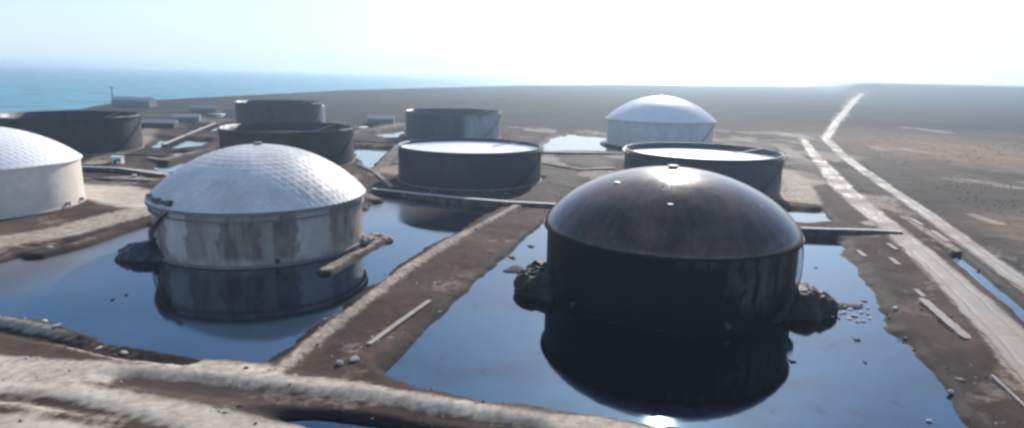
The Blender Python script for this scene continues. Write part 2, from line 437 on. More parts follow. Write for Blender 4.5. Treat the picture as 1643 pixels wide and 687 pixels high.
# (pixels, half width m, soft m, height or None, pale, wet)
STROKES = [
 # diagonal dyke between the two near ponds
 ([(470, 612), (560, 560), (640, 490), (720, 430), (800, 370), (850, 335)], 7.5, 4, 1.3, 0.0, 0.0),
 ([(437, 600), (520, 531), (600, 470), (650, 431), (720, 386), (800, 345), (832, 327)], 1.3, 1.5, 2.1, 0.55, 0),
 # front dyke
 ([(-100, 500), (0, 517), (60, 528), (110, 545), (210, 570), (300, 584), (420, 592)], 2.2, 2, 1.7, 0.72, 0),
 ([(-100, 520), (0, 533), (70, 548), (140, 562), (220, 580), (300, 590)], 1.2, 1.5, 0.3, 0, 0.5),
 ([(-150, 600), (0, 600), (150, 595), (430, 606), (560, 622), (700, 648), (860, 672), (1000, 690), (1300, 735), (1700, 800)], 2.2, 2.6, 2.0, 0.8, 0),
 ([(560, 575), (575, 600)], 2.0, 2.5, 1.9, 0.15, 0.3),
 ([(-100, 575), (0, 585), (120, 592), (250, 600)], 3.0, 3, 1.9, 0.85, 0),
 # sandy shelf at the lower left, with two ditches in it
 ([(-120, 640), (0, 625), (150, 640), (300, 668), (450, 700), (520, 730)], 3.4, 3.5, 1.9, 0.9, 0),
 ([(-150, 700), (0, 690), (120, 712), (240, 760)], 4.0, 3.5, 1.9, 0.9, 0),
 ([(200, 612), (330, 625), (450, 640), (600, 655), (740, 680), (860, 700)], 1.5, 2.0, 1.1, 0.0, 0.3),
 ([(0, 637), (90, 648), (180, 668), (260, 692), (330, 725)], 0.8, 1.6, 1.4, 0.0, 0.2),
 # shore by the left white tank
 ([(-100, 400), (0, 388), (100, 372), (180, 350), (240, 335)], 7, 6, 1.4, 0.62, 0),
 ([(130, 300), (180, 310), (240, 322)], 13, 6, 1.2, 0.95, 0),
 ([(60, 405), (130, 388), (235, 352)], 1.5, 3, 1.3, 0.0, 0.1),
 ([(-40, 425), (30, 402), (90, 390)], 1.0, 3, 1.0, 0.0, 0.3),
 # pale tracks behind the left tanks
 ([(128, 268), (190, 270), (245, 276), (262, 280)], 2.5, 3, 2.2, 0.9, 0),
 ([(128, 286), (200, 284), (245, 288)], 2.0, 3, 1.8, 0.5, 0),
 ([(150, 262), (180, 248), (230, 226), (245, 200), (300, 192)], 5.0, 6, 1.8, 0.5, 0),
 ([(230, 185), (300, 184), (330, 196)], 9, 10, 1.6, 0.3, 0),
 # mud shore on the right, pale scraps along it
 ([(1440, 395), (1480, 440), (1540, 500), (1600, 580), (1680, 680)], 7, 4, 1.2, 0.0, 0.1),
 ([(1262, 276), (1300, 296), (1290, 318)], 12, 8, 1.6, 0.75, 0),
 ([(1250, 232), (1275, 250), (1300, 264)], 5, 4, 1.6, 0.6, 0),
 ([(1300, 262), (1255, 262)], 4, 4, 1.8, 0.55, 0),
 ([(1190, 212), (1250, 213), (1290, 220)], 6, 5, 1.6, 0.6, 0),
 ([(1345, 320), (1375, 345), (1398, 360)], 3.0, 1.5, 1.7, 0.7, 0),
 ([(1325, 300), (1345, 330), (1365, 352)], 5, 4, 1.1, 0.0, 0.5),
 ([(1450, 347), (1500, 379), (1535, 402)], 1.3, 1.2, 1.7, 0.55, 0),
 ([(1405, 400), (1450, 450), (1500, 520), (1560, 600), (1620, 680)], 2.5, 4, 0.9, 0.0, 0.45),
 ([(1500, 455), (1560, 520), (1610, 580), (1680, 660)], 1.2, 2.5, 1.0, 0.0, 0.5),
 ([(500, 590), (600, 500), (700, 424), (790, 362)], 2.0, 4, 1.3, 0.0, 0.3),
 ([(606, 385), (575, 402), (522, 432)], 1.4, 2.2, 1.0, 0.45, 0),
 ([(1480, 395), (1550, 450), (1620, 520)], 0.6, 0.8, 1.0, 0.0, 0.4),
 ([(1560, 345), (1600, 358)], 2.0, 3, 1.6, 0.6, 0),
 ([(1455, 205), (1485, 208), (1520, 213)], 8, 8, 1.6, 0.5, 0),
 ([(560, 212), (650, 225), (600, 280)], 3, 5, 1.5, 0.35, 0),
 ([(640, 300), (700, 306), (860, 318)], 3.0, 3, 1.4, 0.1, 0.3),
 ([(240, 252), (262, 256), (340, 236)], 1.5, 3, 2.4, 0.5, 0),
 ([(236, 214), (300, 216), (352, 219)], 2.5, 4, 2.6, 0.3, 0),
 ([(300, 192), (352, 196)], 3, 6, 3.0, 0.45, 0),
 ([(240, 178), (300, 176), (380, 172)], 3, 8, 3.0, 0.3, 0),
 ([(566, 229), (640, 233)], 1.5, 3, 2.4, 0.35, 0),
 ([(575, 210), (640, 203)], 2, 4, 2.6, 0.4, 0),
 ([(130, 292), (190, 295), (250, 297)], 1.2, 2, 1.9, 0.0, 0.6),
 ([(600, 318), (560, 300), (572, 280)], 2.0, 3, 1.8, 0.35, 0),
 ([(880, 290), (930, 300), (985, 296)], 2.0, 4, 1.8, 0.25, 0),
 ([(870, 250), (940, 254), (1000, 255)], 2.0, 3, 1.3, 0.0, 0.7),
 ([(1400, 150), (1520, 152), (1640, 156)], 25, 60, 4, 0.15, 0),
 ([(1640, 610), (1605, 575)], 0.8, 0.8, 1.6, 0.5, 0),
]
ROADS = {
 'lower': ([(1288, 222), (1300, 240), (1320, 264), (1350, 300), (1395, 338), (1440, 374), (1500, 426), (1560, 482), (1610, 532), (1660, 590), (1760, 710)], [5, 6, 7.5, 9, 8, 7, 7.5, 8, 8.5, 8, 8]),
 'upper': ([(1800, 580), (1720, 512), (1643, 454), (1560, 396), (1500, 352), (1400, 284), (1352, 250), (1325, 222), (1343, 194), (1368, 165), (1382, 150)], [5, 5, 5.2, 5.2, 5.2, 5.5, 6, 7, 8.5, 14, 20]),
}
CLUMPS = [U(*p) + (r,) for *p, r in [(790, 384, 2.4), (806, 402, 1.5), (822, 414, 2.0), (840, 378, 1.6), (782, 432, 2.0), (812, 436, 1.4), (832, 432, 3.4), (852, 396, 1.6), (768, 436, 1.4), (846, 428, 2.4),
   (1325, 484, 1.6), (1345, 492, 2.0), (1368, 492, 2.6), (1385, 484, 1.8), (1392, 500, 1.6), (1402, 512, 1.2), (1374, 546, 0.9), (1388, 582, 1.0), (1310, 486, 1.4), (1270, 580, 1.0), (1262, 572, 0.8),
   (180, 482, 1.8), (204, 474, 1.4), (680, 408, 1.2), (1310, 430, 1.0)]]
COAST = UL([(-900, 205), (-300, 190), (0, 183), (100, 178), (180, 167), (240, 161), (400, 153), (560, 145), (700, 141), (850, 137), (1000, 136), (1150, 138.5), (1280, 139.5)])
COAST_PG = [(-60000, COAST[0][1])] + COAST + [(4000, 8000), (9000, 26000), (40000, 60000), (-60000, 60000)]

def terrain(X, Y):
    h = 1.5 + 0.35 * fbm(X, Y, 40, 1) + 0.3 * fbm(X, Y, 7, 5, 3)
    pale = np.zeros(X.shape); wet = np.zeros(X.shape)
    near = Y < 420
    # far plateau on the right, rising gently
    az = np.arctan2(X, np.maximum(Y, 1))
    pl = sst(R(25.5), R(27.5), az) * sst(1500, 3600, np.hypot(X, Y))
    h = h + pl * 34 + sst(1500, 5000, Y) * sst(0.0, 0.4, az) * 5
    # ponds
    for k, pg in PONDS.items():
        px = [p[0] for p in pg]; py = [p[1] for p in pg]
        m = (X > min(px) - 25) & (X < max(px) + 25) & (Y > min(py) - 25) & (Y < max(py) + 25)
        if not m.any(): continue
        x, y = X[m], Y[m]
        amp = 2.2 if k in ('left', 'right', 'front') else 3.5
        s = sdist(x, y, pg) + amp * 1.3 * fbm(x, y, 12, 9, 5) + 1.2 * fbm(x, y, 3.6, 19, 4)
        t = sst(-4.0, 4.0, s)
        h[m] = h[m] * (1 - t) + (-1.4) * t
        wet[m] = np.maximum(wet[m], sst(-7, -1, s) * 0.95)
    m = Y < 330
    dch = seg_dist(X[m], Y[m], CHANNEL[0]) + 0.8 * fbm(X[m], Y[m], 9, 12)
    t = sst(CHANNEL[1], CHANNEL[1] * 0.4, dch); h[m] = h[m] * (1 - t) - 0.9 * t; wet[m] = np.maximum(wet[m], t)
    for pts, w, soft, hh, pa, we in STROKES:
        pl_ = UL(pts, hh or 1.5)
        px = [p[0] for p in pl_]; py = [p[1] for p in pl_]; g = w + soft + 4
        m = (X > min(px) - g) & (X < max(px) + g) & (Y > min(py) - g) & (Y < max(py) + g)
        if not m.any(): continue
        x, y = X[m], Y[m]
        d = seg_dist(x, y, pl_) + min(1.2, 0.35 * w) * fbm(x, y, 8, 21, 4)
        t = sst(w + soft, w, d)
        h[m] = h[m] * (1 - t) + (hh + (0.07 if pa > 0.5 else 0.3) * fbm(x, y, 5, 4, 3)) * t
        tp = sst(w + soft * 0.45, w * 0.75, d)
        pale[m] = pale[m] * (1 - tp) + pa * tp
        wet[m] = wet[m] * (1 - tp) + we * tp
    for cx, cy, r in CLUMPS:
        m = (abs(X - cx) < 3 * r + 2) & (abs(Y - cy) < 3 * r + 2)
        x, y = X[m], Y[m]
        d = np.hypot((x - cx), (y - cy) * 0.8) + 0.8 * r * fbm(x, y, 3, 33, 3)
        t = sst(r * 1.5, 0, d)
        h[m] = np.maximum(h[m], np.minimum(-1.4 + 2.3 * t, 0.28 + 0.12 * fbm(x, y, 1.5, 3, 2))); wet[m] = np.maximum(wet[m], t * 0.9)
    # roads: flat beds
    for k, (pts, ws) in ROADS.items():
        pl_ = UL(pts, 1.9)
        w = 4.2
        g = 40
        px = [p[0] for p in pl_]; py = [p[1] for p in pl_]
        m = (X > min(px) - g) & (X < max(px) + g) & (Y > min(py) - g) & (Y < max(py) + g)
        x, y = X[m], Y[m]
        for (a, b, wa, wb) in zip(pl_[:-1], pl_[1:], ws[:-1], ws[1:]):
            d = seg_dist(x, y, [a, b]); w = max(wa, wb) / 2
            e = 2.5 if max(a[1], b[1]) < 500 else 14
            t = sst(w + 2 * e, w + e * 0.6, d)
            h[m] = h[m] * (1 - t) + 1.75 * t
            tp = sst(w + 1.2, w * 0.9, d)
            pale[m] = np.maximum(pale[m], tp * 0.6)
            wet[m] *= (1 - tp)
    # pads under the tanks
    for k, (cx, cy, r, *_q) in TANKS.items():
        pz = {'dark': -0.5, 'white': -0.5}.get(k, 1.4)
        d = np.hypot(X - cx, Y - cy)
        ex = 0.6 if k in ('dark', 'white') else 3
        t = sst(r + ex + 3, r + ex, d)
        h = h * (1 - t) + pz * t
    # bleached dry patches and oily puddle stains over the tank yard
    yard = sst(215, 260, Y) * sst(680, 600, Y) * sst(-340, -320, X) * sst(330, 300, X)
    pa2 = sst(0.12, 0.42, fbm(X, Y * 0.5, 26, 91, 5)) * yard
    pale = np.maximum(pale, 0.5 * pa2)
    wet = np.maximum(wet, 0.75 * yard * sst(0.1, 0.35, fbm(X, Y * 0.5, 30, 95, 5)) * (1 - pa2))
    nearm = sst(225, 200, Y) * sst(0.15, 0.4, fbm(X, Y, 9, 97, 5))
    pale = np.where(pale < 0.3, np.maximum(pale, 0.26 * nearm), pale)
    # coast
    m = (Y > 500) & (X < 12000) & (X > -30000)
    s = sdist(X[m], Y[m], COAST_PG) + 14 * fbm(X[m], Y[m], 160, 15)
    t = sst(-12, 20, s)
    h[m] = h[m] * (1 - t) - 12 * t
    pale[m] = np.maximum(pale[m], 0.35 * sst(-25, -5, s) * (1 - t))
    red = sst(0, 1, np.clip(fbm(X, Y, 90, 41) * 0.9 + 0.25, 0, 1)) * sst(130, 190, X) * sst(900, 350, Y)
    red = np.maximum(red, 0.9 * np.exp(-(((X - 330) / 120) ** 2 + ((Y - 470) / 200) ** 2)))
    scrub = np.clip(sst(560, 640, Y) + sst(8, 20, X - (118 + 0.25 * np.maximum(Y - 160, 0))) , 0, 1)
    return h, pale, wet, red, scrub

# ------------------------------------------------------------------ ground sheet
def axis(lo, hi, step, far_lo, far_hi, g=1.07):
    a = list(np.arange(lo, hi + step, step))
    s = step; x = a[-1]
    while x < far_hi: s *= g; x += s; a.append(x)
    s = step; x = a[0]; b = []
    while x > far_lo: s *= g; x -= s; b.append(x)
    return np.array(b[::-1] + a)
xs = axis(-200, 240, 0.9, -42000, 42000, 1.035)
ys = axis(70, 340, 0.9, -1500, 42000, 1.03)
X, Y = np.meshgrid(xs, ys)
H, PA, WE, RE, SC = terrain(X, Y)
nx, ny = len(xs), len(ys)
me = bpy.data.meshes.new('ground')
co = np.stack([X.ravel(), Y.ravel(), H.ravel()], 1).astype(np.float32)
i = (np.arange(ny - 1)[:, None] * nx + np.arange(nx - 1)[None]).ravel()
q = np.stack([i, i + 1, i + 1 + nx, i + nx], 1).astype(np.int32)
me.vertices.add(len(co)); me.vertices.foreach_set('co', co.ravel())
me.loops.add(q.size); me.loops.foreach_set('vertex_index', q.ravel())
me.polygons.add(len(q)); me.polygons.foreach_set('loop_start', np.arange(0, q.size, 4, dtype=np.int32))
me.update(calc_edges=True)
me.polygons.foreach_set('use_smooth', np.ones(len(q), bool))
at = me.color_attributes.new('ground_mix', 'FLOAT_COLOR', 'POINT')
at.data.foreach_set('color', np.stack([PA.ravel(), WE.ravel(), RE.ravel(), np.ones(PA.size)], 1).astype(np.float32).ravel())
at2 = me.attributes.new('ground_scrub', 'FLOAT', 'POINT')
at2.data.foreach_set('value', SC.ravel().astype(np.float32))
me.materials.append(M['ground'])
ground = bpy.data.objects.new('ground', me); C.objects.link(ground); tag(ground, kind='structure')
print('ground', nx, ny)

def gz(x, y):
    a = terrain(np.array([[float(x)]]), np.array([[float(y)]]))[0]
    return float(a[0, 0])

# ------------------------------------------------------------------ water
def sheet(name, pg, z, mat):
    o = mesh_obj(name, [(x, y, z) for x, y in pg], [tuple(range(len(pg)))], mat)
    return tag(o, kind='structure')
sheet('sea', [(-42000, 450), (42000, 450), (42000, 42000), (-42000, 42000)], -2.2, M['sea'])
for k, (nm, pg) in enumerate(PONDS.items()):
    a = np.array(pg); mrg = 9
    x0, y0 = a.min(0) - mrg; x1, y1 = a.max(0) + mrg
    # a polygon grown outwards under the banks
    c = a.mean(0); n_ = len(pg); out = []
    area = sum(pg[i][0] * pg[(i + 1) % n_][1] - pg[(i + 1) % n_][0] * pg[i][1] for i in range(n_))
    sg = 1 if area > 0 else -1
    for i in range(n_):
        p, qn, r_ = Vector(pg[i - 1]), Vector(pg[i]), Vector(pg[(i + 1) % n_])
        e1 = (qn - p).normalized(); e2 = (r_ - qn).normalized()
        n1 = Vector((e1.y, -e1.x)) * sg; n2 = Vector((e2.y, -e2.x)) * sg
        nn = (n1 + n2)
        nn = nn.normalized() if nn.length > 0.2 else n1
        out.append(tuple(qn + nn * 4.5))
    sheet('pond', out, 0.0 + 0.004 * k, M['pond'] if nm in ('left', 'right', 'front') else M['pond_clear'])
def ribbon(pl, ws, z, thick, mat, name, jag=0.0, seed=0, step=2.0):
    pts = []
    for (a, b, wa, wb) in zip(pl[:-1], pl[1:], ws[:-1], ws[1:]):
        L = math.hypot(b[0] - a[0], b[1] - a[1]); n = max(1, int(L / (step if L < 400 else 20)))
        for i in range(n): t = i / n; pts.append((a[0] + (b[0] - a[0]) * t, a[1] + (b[1] - a[1]) * t, wa + (wb - wa) * t))
    pts.append((*pl[-1], ws[-1]))
    P = np.array(pts)
    # smooth the corners of the centre line
    for _ in range(3): P[1:-1] = (P[:-2] + P[1:-1] * 2 + P[2:]) / 4
    T = np.gradient(P[:, :2], axis=0); T /= np.linalg.norm(T, axis=1)[:, None]
    Nn = np.stack([-T[:, 1], T[:, 0]], 1)
    v = []; f = []; ac = []
    for i in range(len(P)):
        wl = P[i, 2] / 2 * (1 + jag * float(fbm(P[i, 0], P[i, 1], 9, seed)))
        wr = P[i, 2] / 2 * (1 + jag * float(fbm(P[i, 0], P[i, 1], 9, seed + 7)))
        zc = z + 0.05 * float(fbm(P[i, 0], P[i, 1], 12, seed))
        ac += [1.2, 1, .66, .5, .33, 0, -.33, -.5, -.66, -1, -1.2]
        for s_, zz in ((wl + 0.3, zc - thick), (wl, zc), (wl * .66, zc + .03), (wl * .5, zc - .05), (wl * .33, zc + .04), (0, zc + 0.06), (-wr * .33, zc + .04), (-wr * .5, zc - .05), (-wr * .66, zc + .03), (-wr, zc), (-wr - 0.3, zc - thick)):
            v.append((P[i, 0] + Nn[i, 0] * s_, P[i, 1] + Nn[i, 1] * s_, zz))
        if i:
            for j in range(10): f.append(((i - 1) * 11 + j, i * 11 + j, i * 11 + j + 1, (i - 1) * 11 + j + 1))
    o = mesh_obj(name, v, f, mat)
    at = o.data.attributes.new('across', 'FLOAT', 'POINT'); at.data.foreach_set('value', ac)
    return o
a, w = CHANNEL
tag(ribbon(a, [7.5] * len(a), 0.45, 0.02, M['pond'], 'channel_water'), kind='structure')
for k, (pts, ws) in ROADS.items():
    tag(ribbon(UL(pts, 1.9), ws, 1.95, 0.7, M['road'], 'dirt_road', 0.4, 3), kind='structure')

# ------------------------------------------------------------------ bund walls and kerbs
def wall_run(pts, h0, h1, th, label, name='bund_wall', cat='wall', mat=None, group=None, cop=None):
    copm = cop or M['concrete']
    pl = UL(pts, h1)
    o = thing(name, label, cat, (pl[0][0], pl[0][1], 0), 0, group)
    ox, oy = pl[0]
    P = [pl[0]]
    for a, b in zip(pl[:-1], pl[1:]):
        L = math.hypot(b[0] - a[0], b[1] - a[1]); n = max(1, int(L / 6))
        for i in range(1, n + 1): P.append((a[0] + (b[0] - a[0]) * i / n, a[1] + (b[1] - a[1]) * i / n))
    body = MB(); cop = MB()
    for i, (a, b) in enumerate(zip(P[:-1], P[1:])):
        j = 0.05 * random.uniform(-1, 1)
        A = Vector((a[0] - ox, a[1] - oy, 0)); B = Vector((b[0] - ox, b[1] - oy, 0))
        d = (B - A).normalized(); B2 = B - d * 0.05
        mid = (h0 + h1 - 0.28) / 2
        body.bar(A + Vector((0, 0, mid)), B2 + Vector((0, 0, mid)), th, h1 - 0.28 - h0)
        cop.bar(A + Vector((0, 0, h1 - 0.14 + j)), B2 + Vector((0, 0, h1 - 0.14 + j)), th + 0.5, 0.28)
    body.build('wall_face', mat or M['slab'], o)
    cop.build('coping', copm, o)
    return o
M['wallface'] = stained('oil_stained_wall', (0.20, 0.19, 0.18), (0.04, 0.036, 0.035), 0.7, (0.3, 0.6), (0.3, 0.3, 0.1), seams=False)
wall_run([(598, 302), (660, 309), (740, 317), (820, 323), (905, 327)], -1.2, 2.8, 1.7, 'long pale-topped bund wall across the pond in front of the navy open tank', mat=M['wallface'])
wall_run([(1285, 365), (1340, 367), (1400, 368), (1448, 371)], -1.2, 2.8, 1.3, 'short concrete bund wall running from the oil-black dome tank to the right track', mat=M['wallface'])
wall_run([(865, 243.5), (920, 244.5), (1000, 245.5)], -1.2, 2.6, 1.2, 'low bund wall in front of the bright pond between the two open tanks', mat=M['wallface'])
wall_run([(592, 551), (640, 516), (690, 481)], 0.2, 1.75, 0.6, 'thin pale concrete kerb along the right side of the diagonal dyke', 'concrete_kerb', 'kerb', cop=M['slab'])
wall_run([(128, 267), (190, 269), (262, 279)], 0.2, 3.0, 1.2, 'far pale wall between the left white tank and the dusty silver dome', mat=M['wallface'])

# ------------------------------------------------------------------ tanks
def paint_attr(o, fn):
    me = o.data
    at = me.color_attributes.new('stain_and_light', 'FLOAT_COLOR', 'POINT')
    d = []
    for v in me.vertices:
        d += [*fn(v.co), 1.0]
    at.data.foreach_set('color', d)

def shell(parent, r, z1, mat, z0=-0.6, n=300, nz=26, open_top=False, wall=0.35, inner_to=None):
    m = MB()
    prof = [(r, z0 + (z1 - z0) * i / nz) for i in range(nz + 1)]
    if open_top:
        prof += [(r - wall, z1), (r - wall, inner_to)]
    m.lathe(prof, n)
    o = m.build('shell', mat, parent, True)
    for p in o.data.polygons:
        if abs(p.normal.z) > 0.7: p.use_smooth = False
    return o

def ring(parent, name, r, z, w, h, mat, n=168):
    m = MB()
    m.lathe([(r, z), (r + w, z), (r + w, z + h), (r, z + h)], n)
    return m.build(name, mat, parent)

def cap_pts(r, z0, rise, k, rot=0.0, bulge=0.0):
    Rs = (r * r + rise * rise) / (2 * rise); al = math.asin(min(1, r / Rs)); zc = z0 + rise - Rs
    V = [(0, 0, z0 + rise)]
    for i in range(1, k + 1):
        ph = al * i / k
        for j in range(6 * i):
            t = 2 * math.pi * j / (6 * i) + rot
            V.append((Rs * math.sin(ph) * math.cos(t), Rs * math.sin(ph) * math.sin(t), zc + Rs * math.cos(ph)))
    st = lambda i: 0 if i == 0 else 1 + 3 * i * (i - 1)
    F = []
    for i in range(1, k + 1):
        for s in range(6):
            for j in range(i):
                o0 = st(i) + (s * i + j) % (6 * i); o1 = st(i) + (s * i + j + 1) % (6 * i)
                i0 = st(i - 1) + ((s * (i - 1) + j) % (6 * (i - 1)) if i > 1 else 0)
                F.append((i0, o0, o1))
                if j < i - 1:
                    i1 = st(i - 1) + (s * (i - 1) + j + 1) % (6 * (i - 1))
                    F.append((i0, o1, i1))
    return V, F, (lambda x, y: zc + math.sqrt(max(0, Rs * Rs - x * x - y * y)))

def geodesic(parent, r, z0, rise, k, mat, strutmat, rot=0.0, jit=0.0, sw=0.16):
    V, F, zf = cap_pts(r, z0, rise, k, rot); soft = jit < 0.04
    if jit:
        V = [(x, y, z + (random.uniform(-jit, jit) * (math.hypot(x, y) / r) ** 5 if math.hypot(x, y) < r * 0.97 else 0)) for x, y, z in V]
    o = mesh_obj('dome_roof', V, F, mat, parent, soft)
    at = o.data.color_attributes.new('panel', 'FLOAT_COLOR', 'CORNER')
    d = []
    for p in o.data.polygons:
        g = random.random()
        d += [g, g, g, 1.0] * p.loop_total
    at.data.foreach_set('color', d)
    m = MB(); seen = set()
    for f in F:
        for a, b in ((f[0], f[1]), (f[1], f[2]), (f[2], f[0])):
            e = (min(a, b), max(a, b))
            if e in seen: continue
            seen.add(e)
            A, B = Vector(V[a]), Vector(V[b])
            m.bar(A + Vector((0, 0, 0.02)), B + Vector((0, 0, 0.02)), sw, sw)
    m.build('roof_struts', strutmat, o)
    return o, zf

def smooth_dome(parent, r, z0, rise, mat, n=168, k=40, el=0.0):
    Rs = (r * r + rise * rise) / (2 * rise); al = math.asin(r / Rs); zc = z0 + rise - Rs
    m = MB()
    prof = []
    for i in range(k + 1):
        rr = max(0.01, r * math.sin(math.pi / 2 * (1 - i / k)))
        z_s = zc + math.sqrt(max(0, Rs * Rs - rr * rr)); z_e = z0 + rise * math.sqrt(max(0, 1 - (rr / r) ** 2))
        prof.append((rr, z_s * (1 - el) + z_e * el))
    m.lathe(prof, n)
    return m.build('dome_roof', mat, parent, True), (lambda x, y: zc + math.sqrt(max(0, Rs * Rs - x * x - y * y)))

def stair(parent, r, z0, z1, a0, span, mat, out=1.1):
    m = MB(); n = 56
    for i in range(n):
        t = a0 + span * i / n; z = z0 + (z1 - z0) * i / n
        m.box(((r + out / 2 + 0.05) * math.cos(t), (r + out / 2 + 0.05) * math.sin(t), z), (out, abs(span) * r / n * 0.9, 0.07), t)
    for rr in (r + 0.1, r + out):
        P = [(rr * math.cos(a0 + span * i / n), rr * math.sin(a0 + span * i / n), z0 + (z1 - z0) * i / n) for i in range(n + 1)]
        for a, b in zip(P[:-1], P[1:]): m.bar(a, b, 0.08, 0.28)
    o = m.build('stairway', mat, parent)
    h = MB()
    P = [((r + out) * math.cos(a0 + span * i / n), (r + out) * math.sin(a0 + span * i / n), z0 + (z1 - z0) * i / n) for i in range(n + 1)]
    for i, (a, b) in enumerate(zip(P[:-1], P[1:])):
        u = Vector((0, 0, 1.1)); h.bar(Vector(a) + u, Vector(b) + u, 0.07); h.bar(Vector(a) + u / 2, Vector(b) + u / 2, 0.05)
        if i % 4 == 0: h.bar(a, Vector(a) + u, 0.07)
    h.build('handrail', mat, o)
    return o

def railing(parent, r, z, mat, a0=0, a1=2 * math.pi, n=84, hgt=1.1):
    m = MB(); k = max(3, int(n * (a1 - a0) / (2 * math.pi)))
    P = [(r * math.cos(a0 + (a1 - a0) * i / k), r * math.sin(a0 + (a1 - a0) * i / k), z) for i in range(k + 1)]
    for i, (a, b) in enumerate(zip(P[:-1], P[1:])):
        u = Vector((0, 0, hgt)); m.bar(Vector(a) + u, Vector(b) + u, 0.09); m.bar(Vector(a) + u * .5, Vector(b) + u * .5, 0.07)
        m.bar(a, Vector(a) + u, 0.09)
    return m.build('railing', mat, parent)

def cam_ang(x, y):           # angle at the tank that faces the viewpoint
    return math.atan2(-y, -x)

def hatch(parent, zf, x, y, w, h, mat, name='roof_hatch'):
    m = MB(); z = zf(x, y)
    m.lathe([(w, z - 0.6), (w, z + h), (w * 1.15, z + h), (w * 1.15, z + h + 0.12), (0.01, z + h + 0.2)], 20, c=(x, y))
    return m.build(name, mat, parent)

def nozzle(parent, r, ang, z, rad, mat, name='manway', ln=0.9):
    m = MB(); d = Vector((math.cos(ang), math.sin(ang), 0)); u = Vector((-d.y, d.x, 0)); w = Vector((0, 0, 1))
    v = []
    rings = [(r - 0.1, rad), (r + ln, rad), (r + ln, rad * 1.3), (r + ln + 0.15, rad * 1.3)]
    for rr, q in rings:
        for i in range(16):
            t = 2 * math.pi * i / 16
            v.append(d * rr + w * (z + q * math.sin(t)) + u * q * math.cos(t))
    f = [(j * 16 + i, j * 16 + (i + 1) % 16, (j + 1) * 16 + (i + 1) % 16, (j + 1) * 16 + i) for j in range(3) for i in range(16)]
    f.append(tuple(48 + i for i in range(16)))
    m.add(v, f)
    return m.build(name, mat, parent)

# --- the silver-white dome tank in the left pond
def panel_mat(name, a, b_, rough, dirt, metal=0.0):
    m, n, b = newmat(name)
    at = N(n, 'ShaderNodeAttribute', attribute_name='panel')
    f, q = noise_fac(n, 0.09, 6, 0.62, 0.42, 0.66)
    c = mix(n, a, b_, at.outputs['Fac'])
    c = mix(n, c, dirt, math_n(n, 'MULTIPLY', f, 0.6))
    n.links.new(c, b.inputs['Base Color'])
    r = N(n, 'ShaderNodeMapRange'); r.inputs['To Min'].default_value = rough; r.inputs['To Max'].default_value = rough + 0.14
    n.links.new(at.outputs['Fac'], r.inputs['Value']); n.links.new(r.outputs['Result'], b.inputs['Roughness'])
    b.inputs['Metallic'].default_value = metal
    bump(n, b, q.outputs['Fac'], 0.3, 0.1)
    return m
M['dome_alu'] = panel_mat('weathered_aluminium_panels', (0.76, 0.72, 0.68), (0.86, 0.82, 0.78), 0.3, (0.45, 0.42, 0.41), 0.0)
M['strut'] = plain('weathered_struts', (0.70, 0.68, 0.66), 0.5, 0.2)
M['dome_clean'] = panel_mat('white_roof_panels', (0.86, 0.85, 0.83), (0.90, 0.89, 0.87), 0.4, (0.80, 0.79, 0.78))
M['wall_dirty'] = stained('dirty_white_shell', (0.58, 0.53, 0.47), (0.34, 0.28, 0.235), 0.5, (0.4, 0.62), (0.22, 0.22, 0.02), 'stain_and_light',
                          ((0.15, 0.11, 0.09), (0.17, 0.10, 0.065), (0.70, 0.66, 0.61)))
M['wall_white'] = stained('cream_white_shell', (0.82, 0.76, 0.67), (0.68, 0.62, 0.54), 0.5, (0.45, 0.8), (0.15, 0.15, 0.02))
M['wall_bluewhite'] = stained('cool_white_shell', (0.74, 0.72, 0.71), (0.58, 0.56, 0.56), 0.5, (0.45, 0.8), (0.15, 0.15, 0.02))
M['wall_oil'] = stained('oil_soaked_shell', (0.004, 0.004, 0.007), (0.010, 0.007, 0.008), 0.5, (0.4, 0.7), (0.3, 0.3, 0.03), 'stain_and_light',
                        ((0.16, 0.13, 0.13), (0.06, 0.04, 0.035), (0.30, 0.31, 0.33)), spec=0.08)
M['wall_navy'] = stained('navy_grey_shell', (0.028, 0.042, 0.075), (0.035, 0.038, 0.05), 0.45, (0.4, 0.7), (0.2, 0.2, 0.03))
M['wall_greyblue'] = stained('grey_blue_shell', (0.06, 0.075, 0.10), (0.045, 0.05, 0.06), 0.45, (0.4, 0.7), (0.2, 0.2, 0.03), 'stain_and_light', ((0.1, 0.1, 0.1), (0.1, 0.08, 0.07), (0.42, 0.44, 0.47)))  # third colour: sunlit tone painted on the right flank
M['wall_brown'] = stained('brown_grey_shell', (0.045, 0.036, 0.037), (0.03, 0.025, 0.027), 0.55, (0.4, 0.7), (0.2, 0.2, 0.03))
M['deck'] = plain('pale_roof_deck', (0.72, 0.74, 0.77), 0.3, 0.1, 0.12, 0, 0.03)
M['deck_dark'] = plain('dark_roof_deck', (0.10, 0.10, 0.11), 0.5, 0.3, 0.12, 0, 0.03)

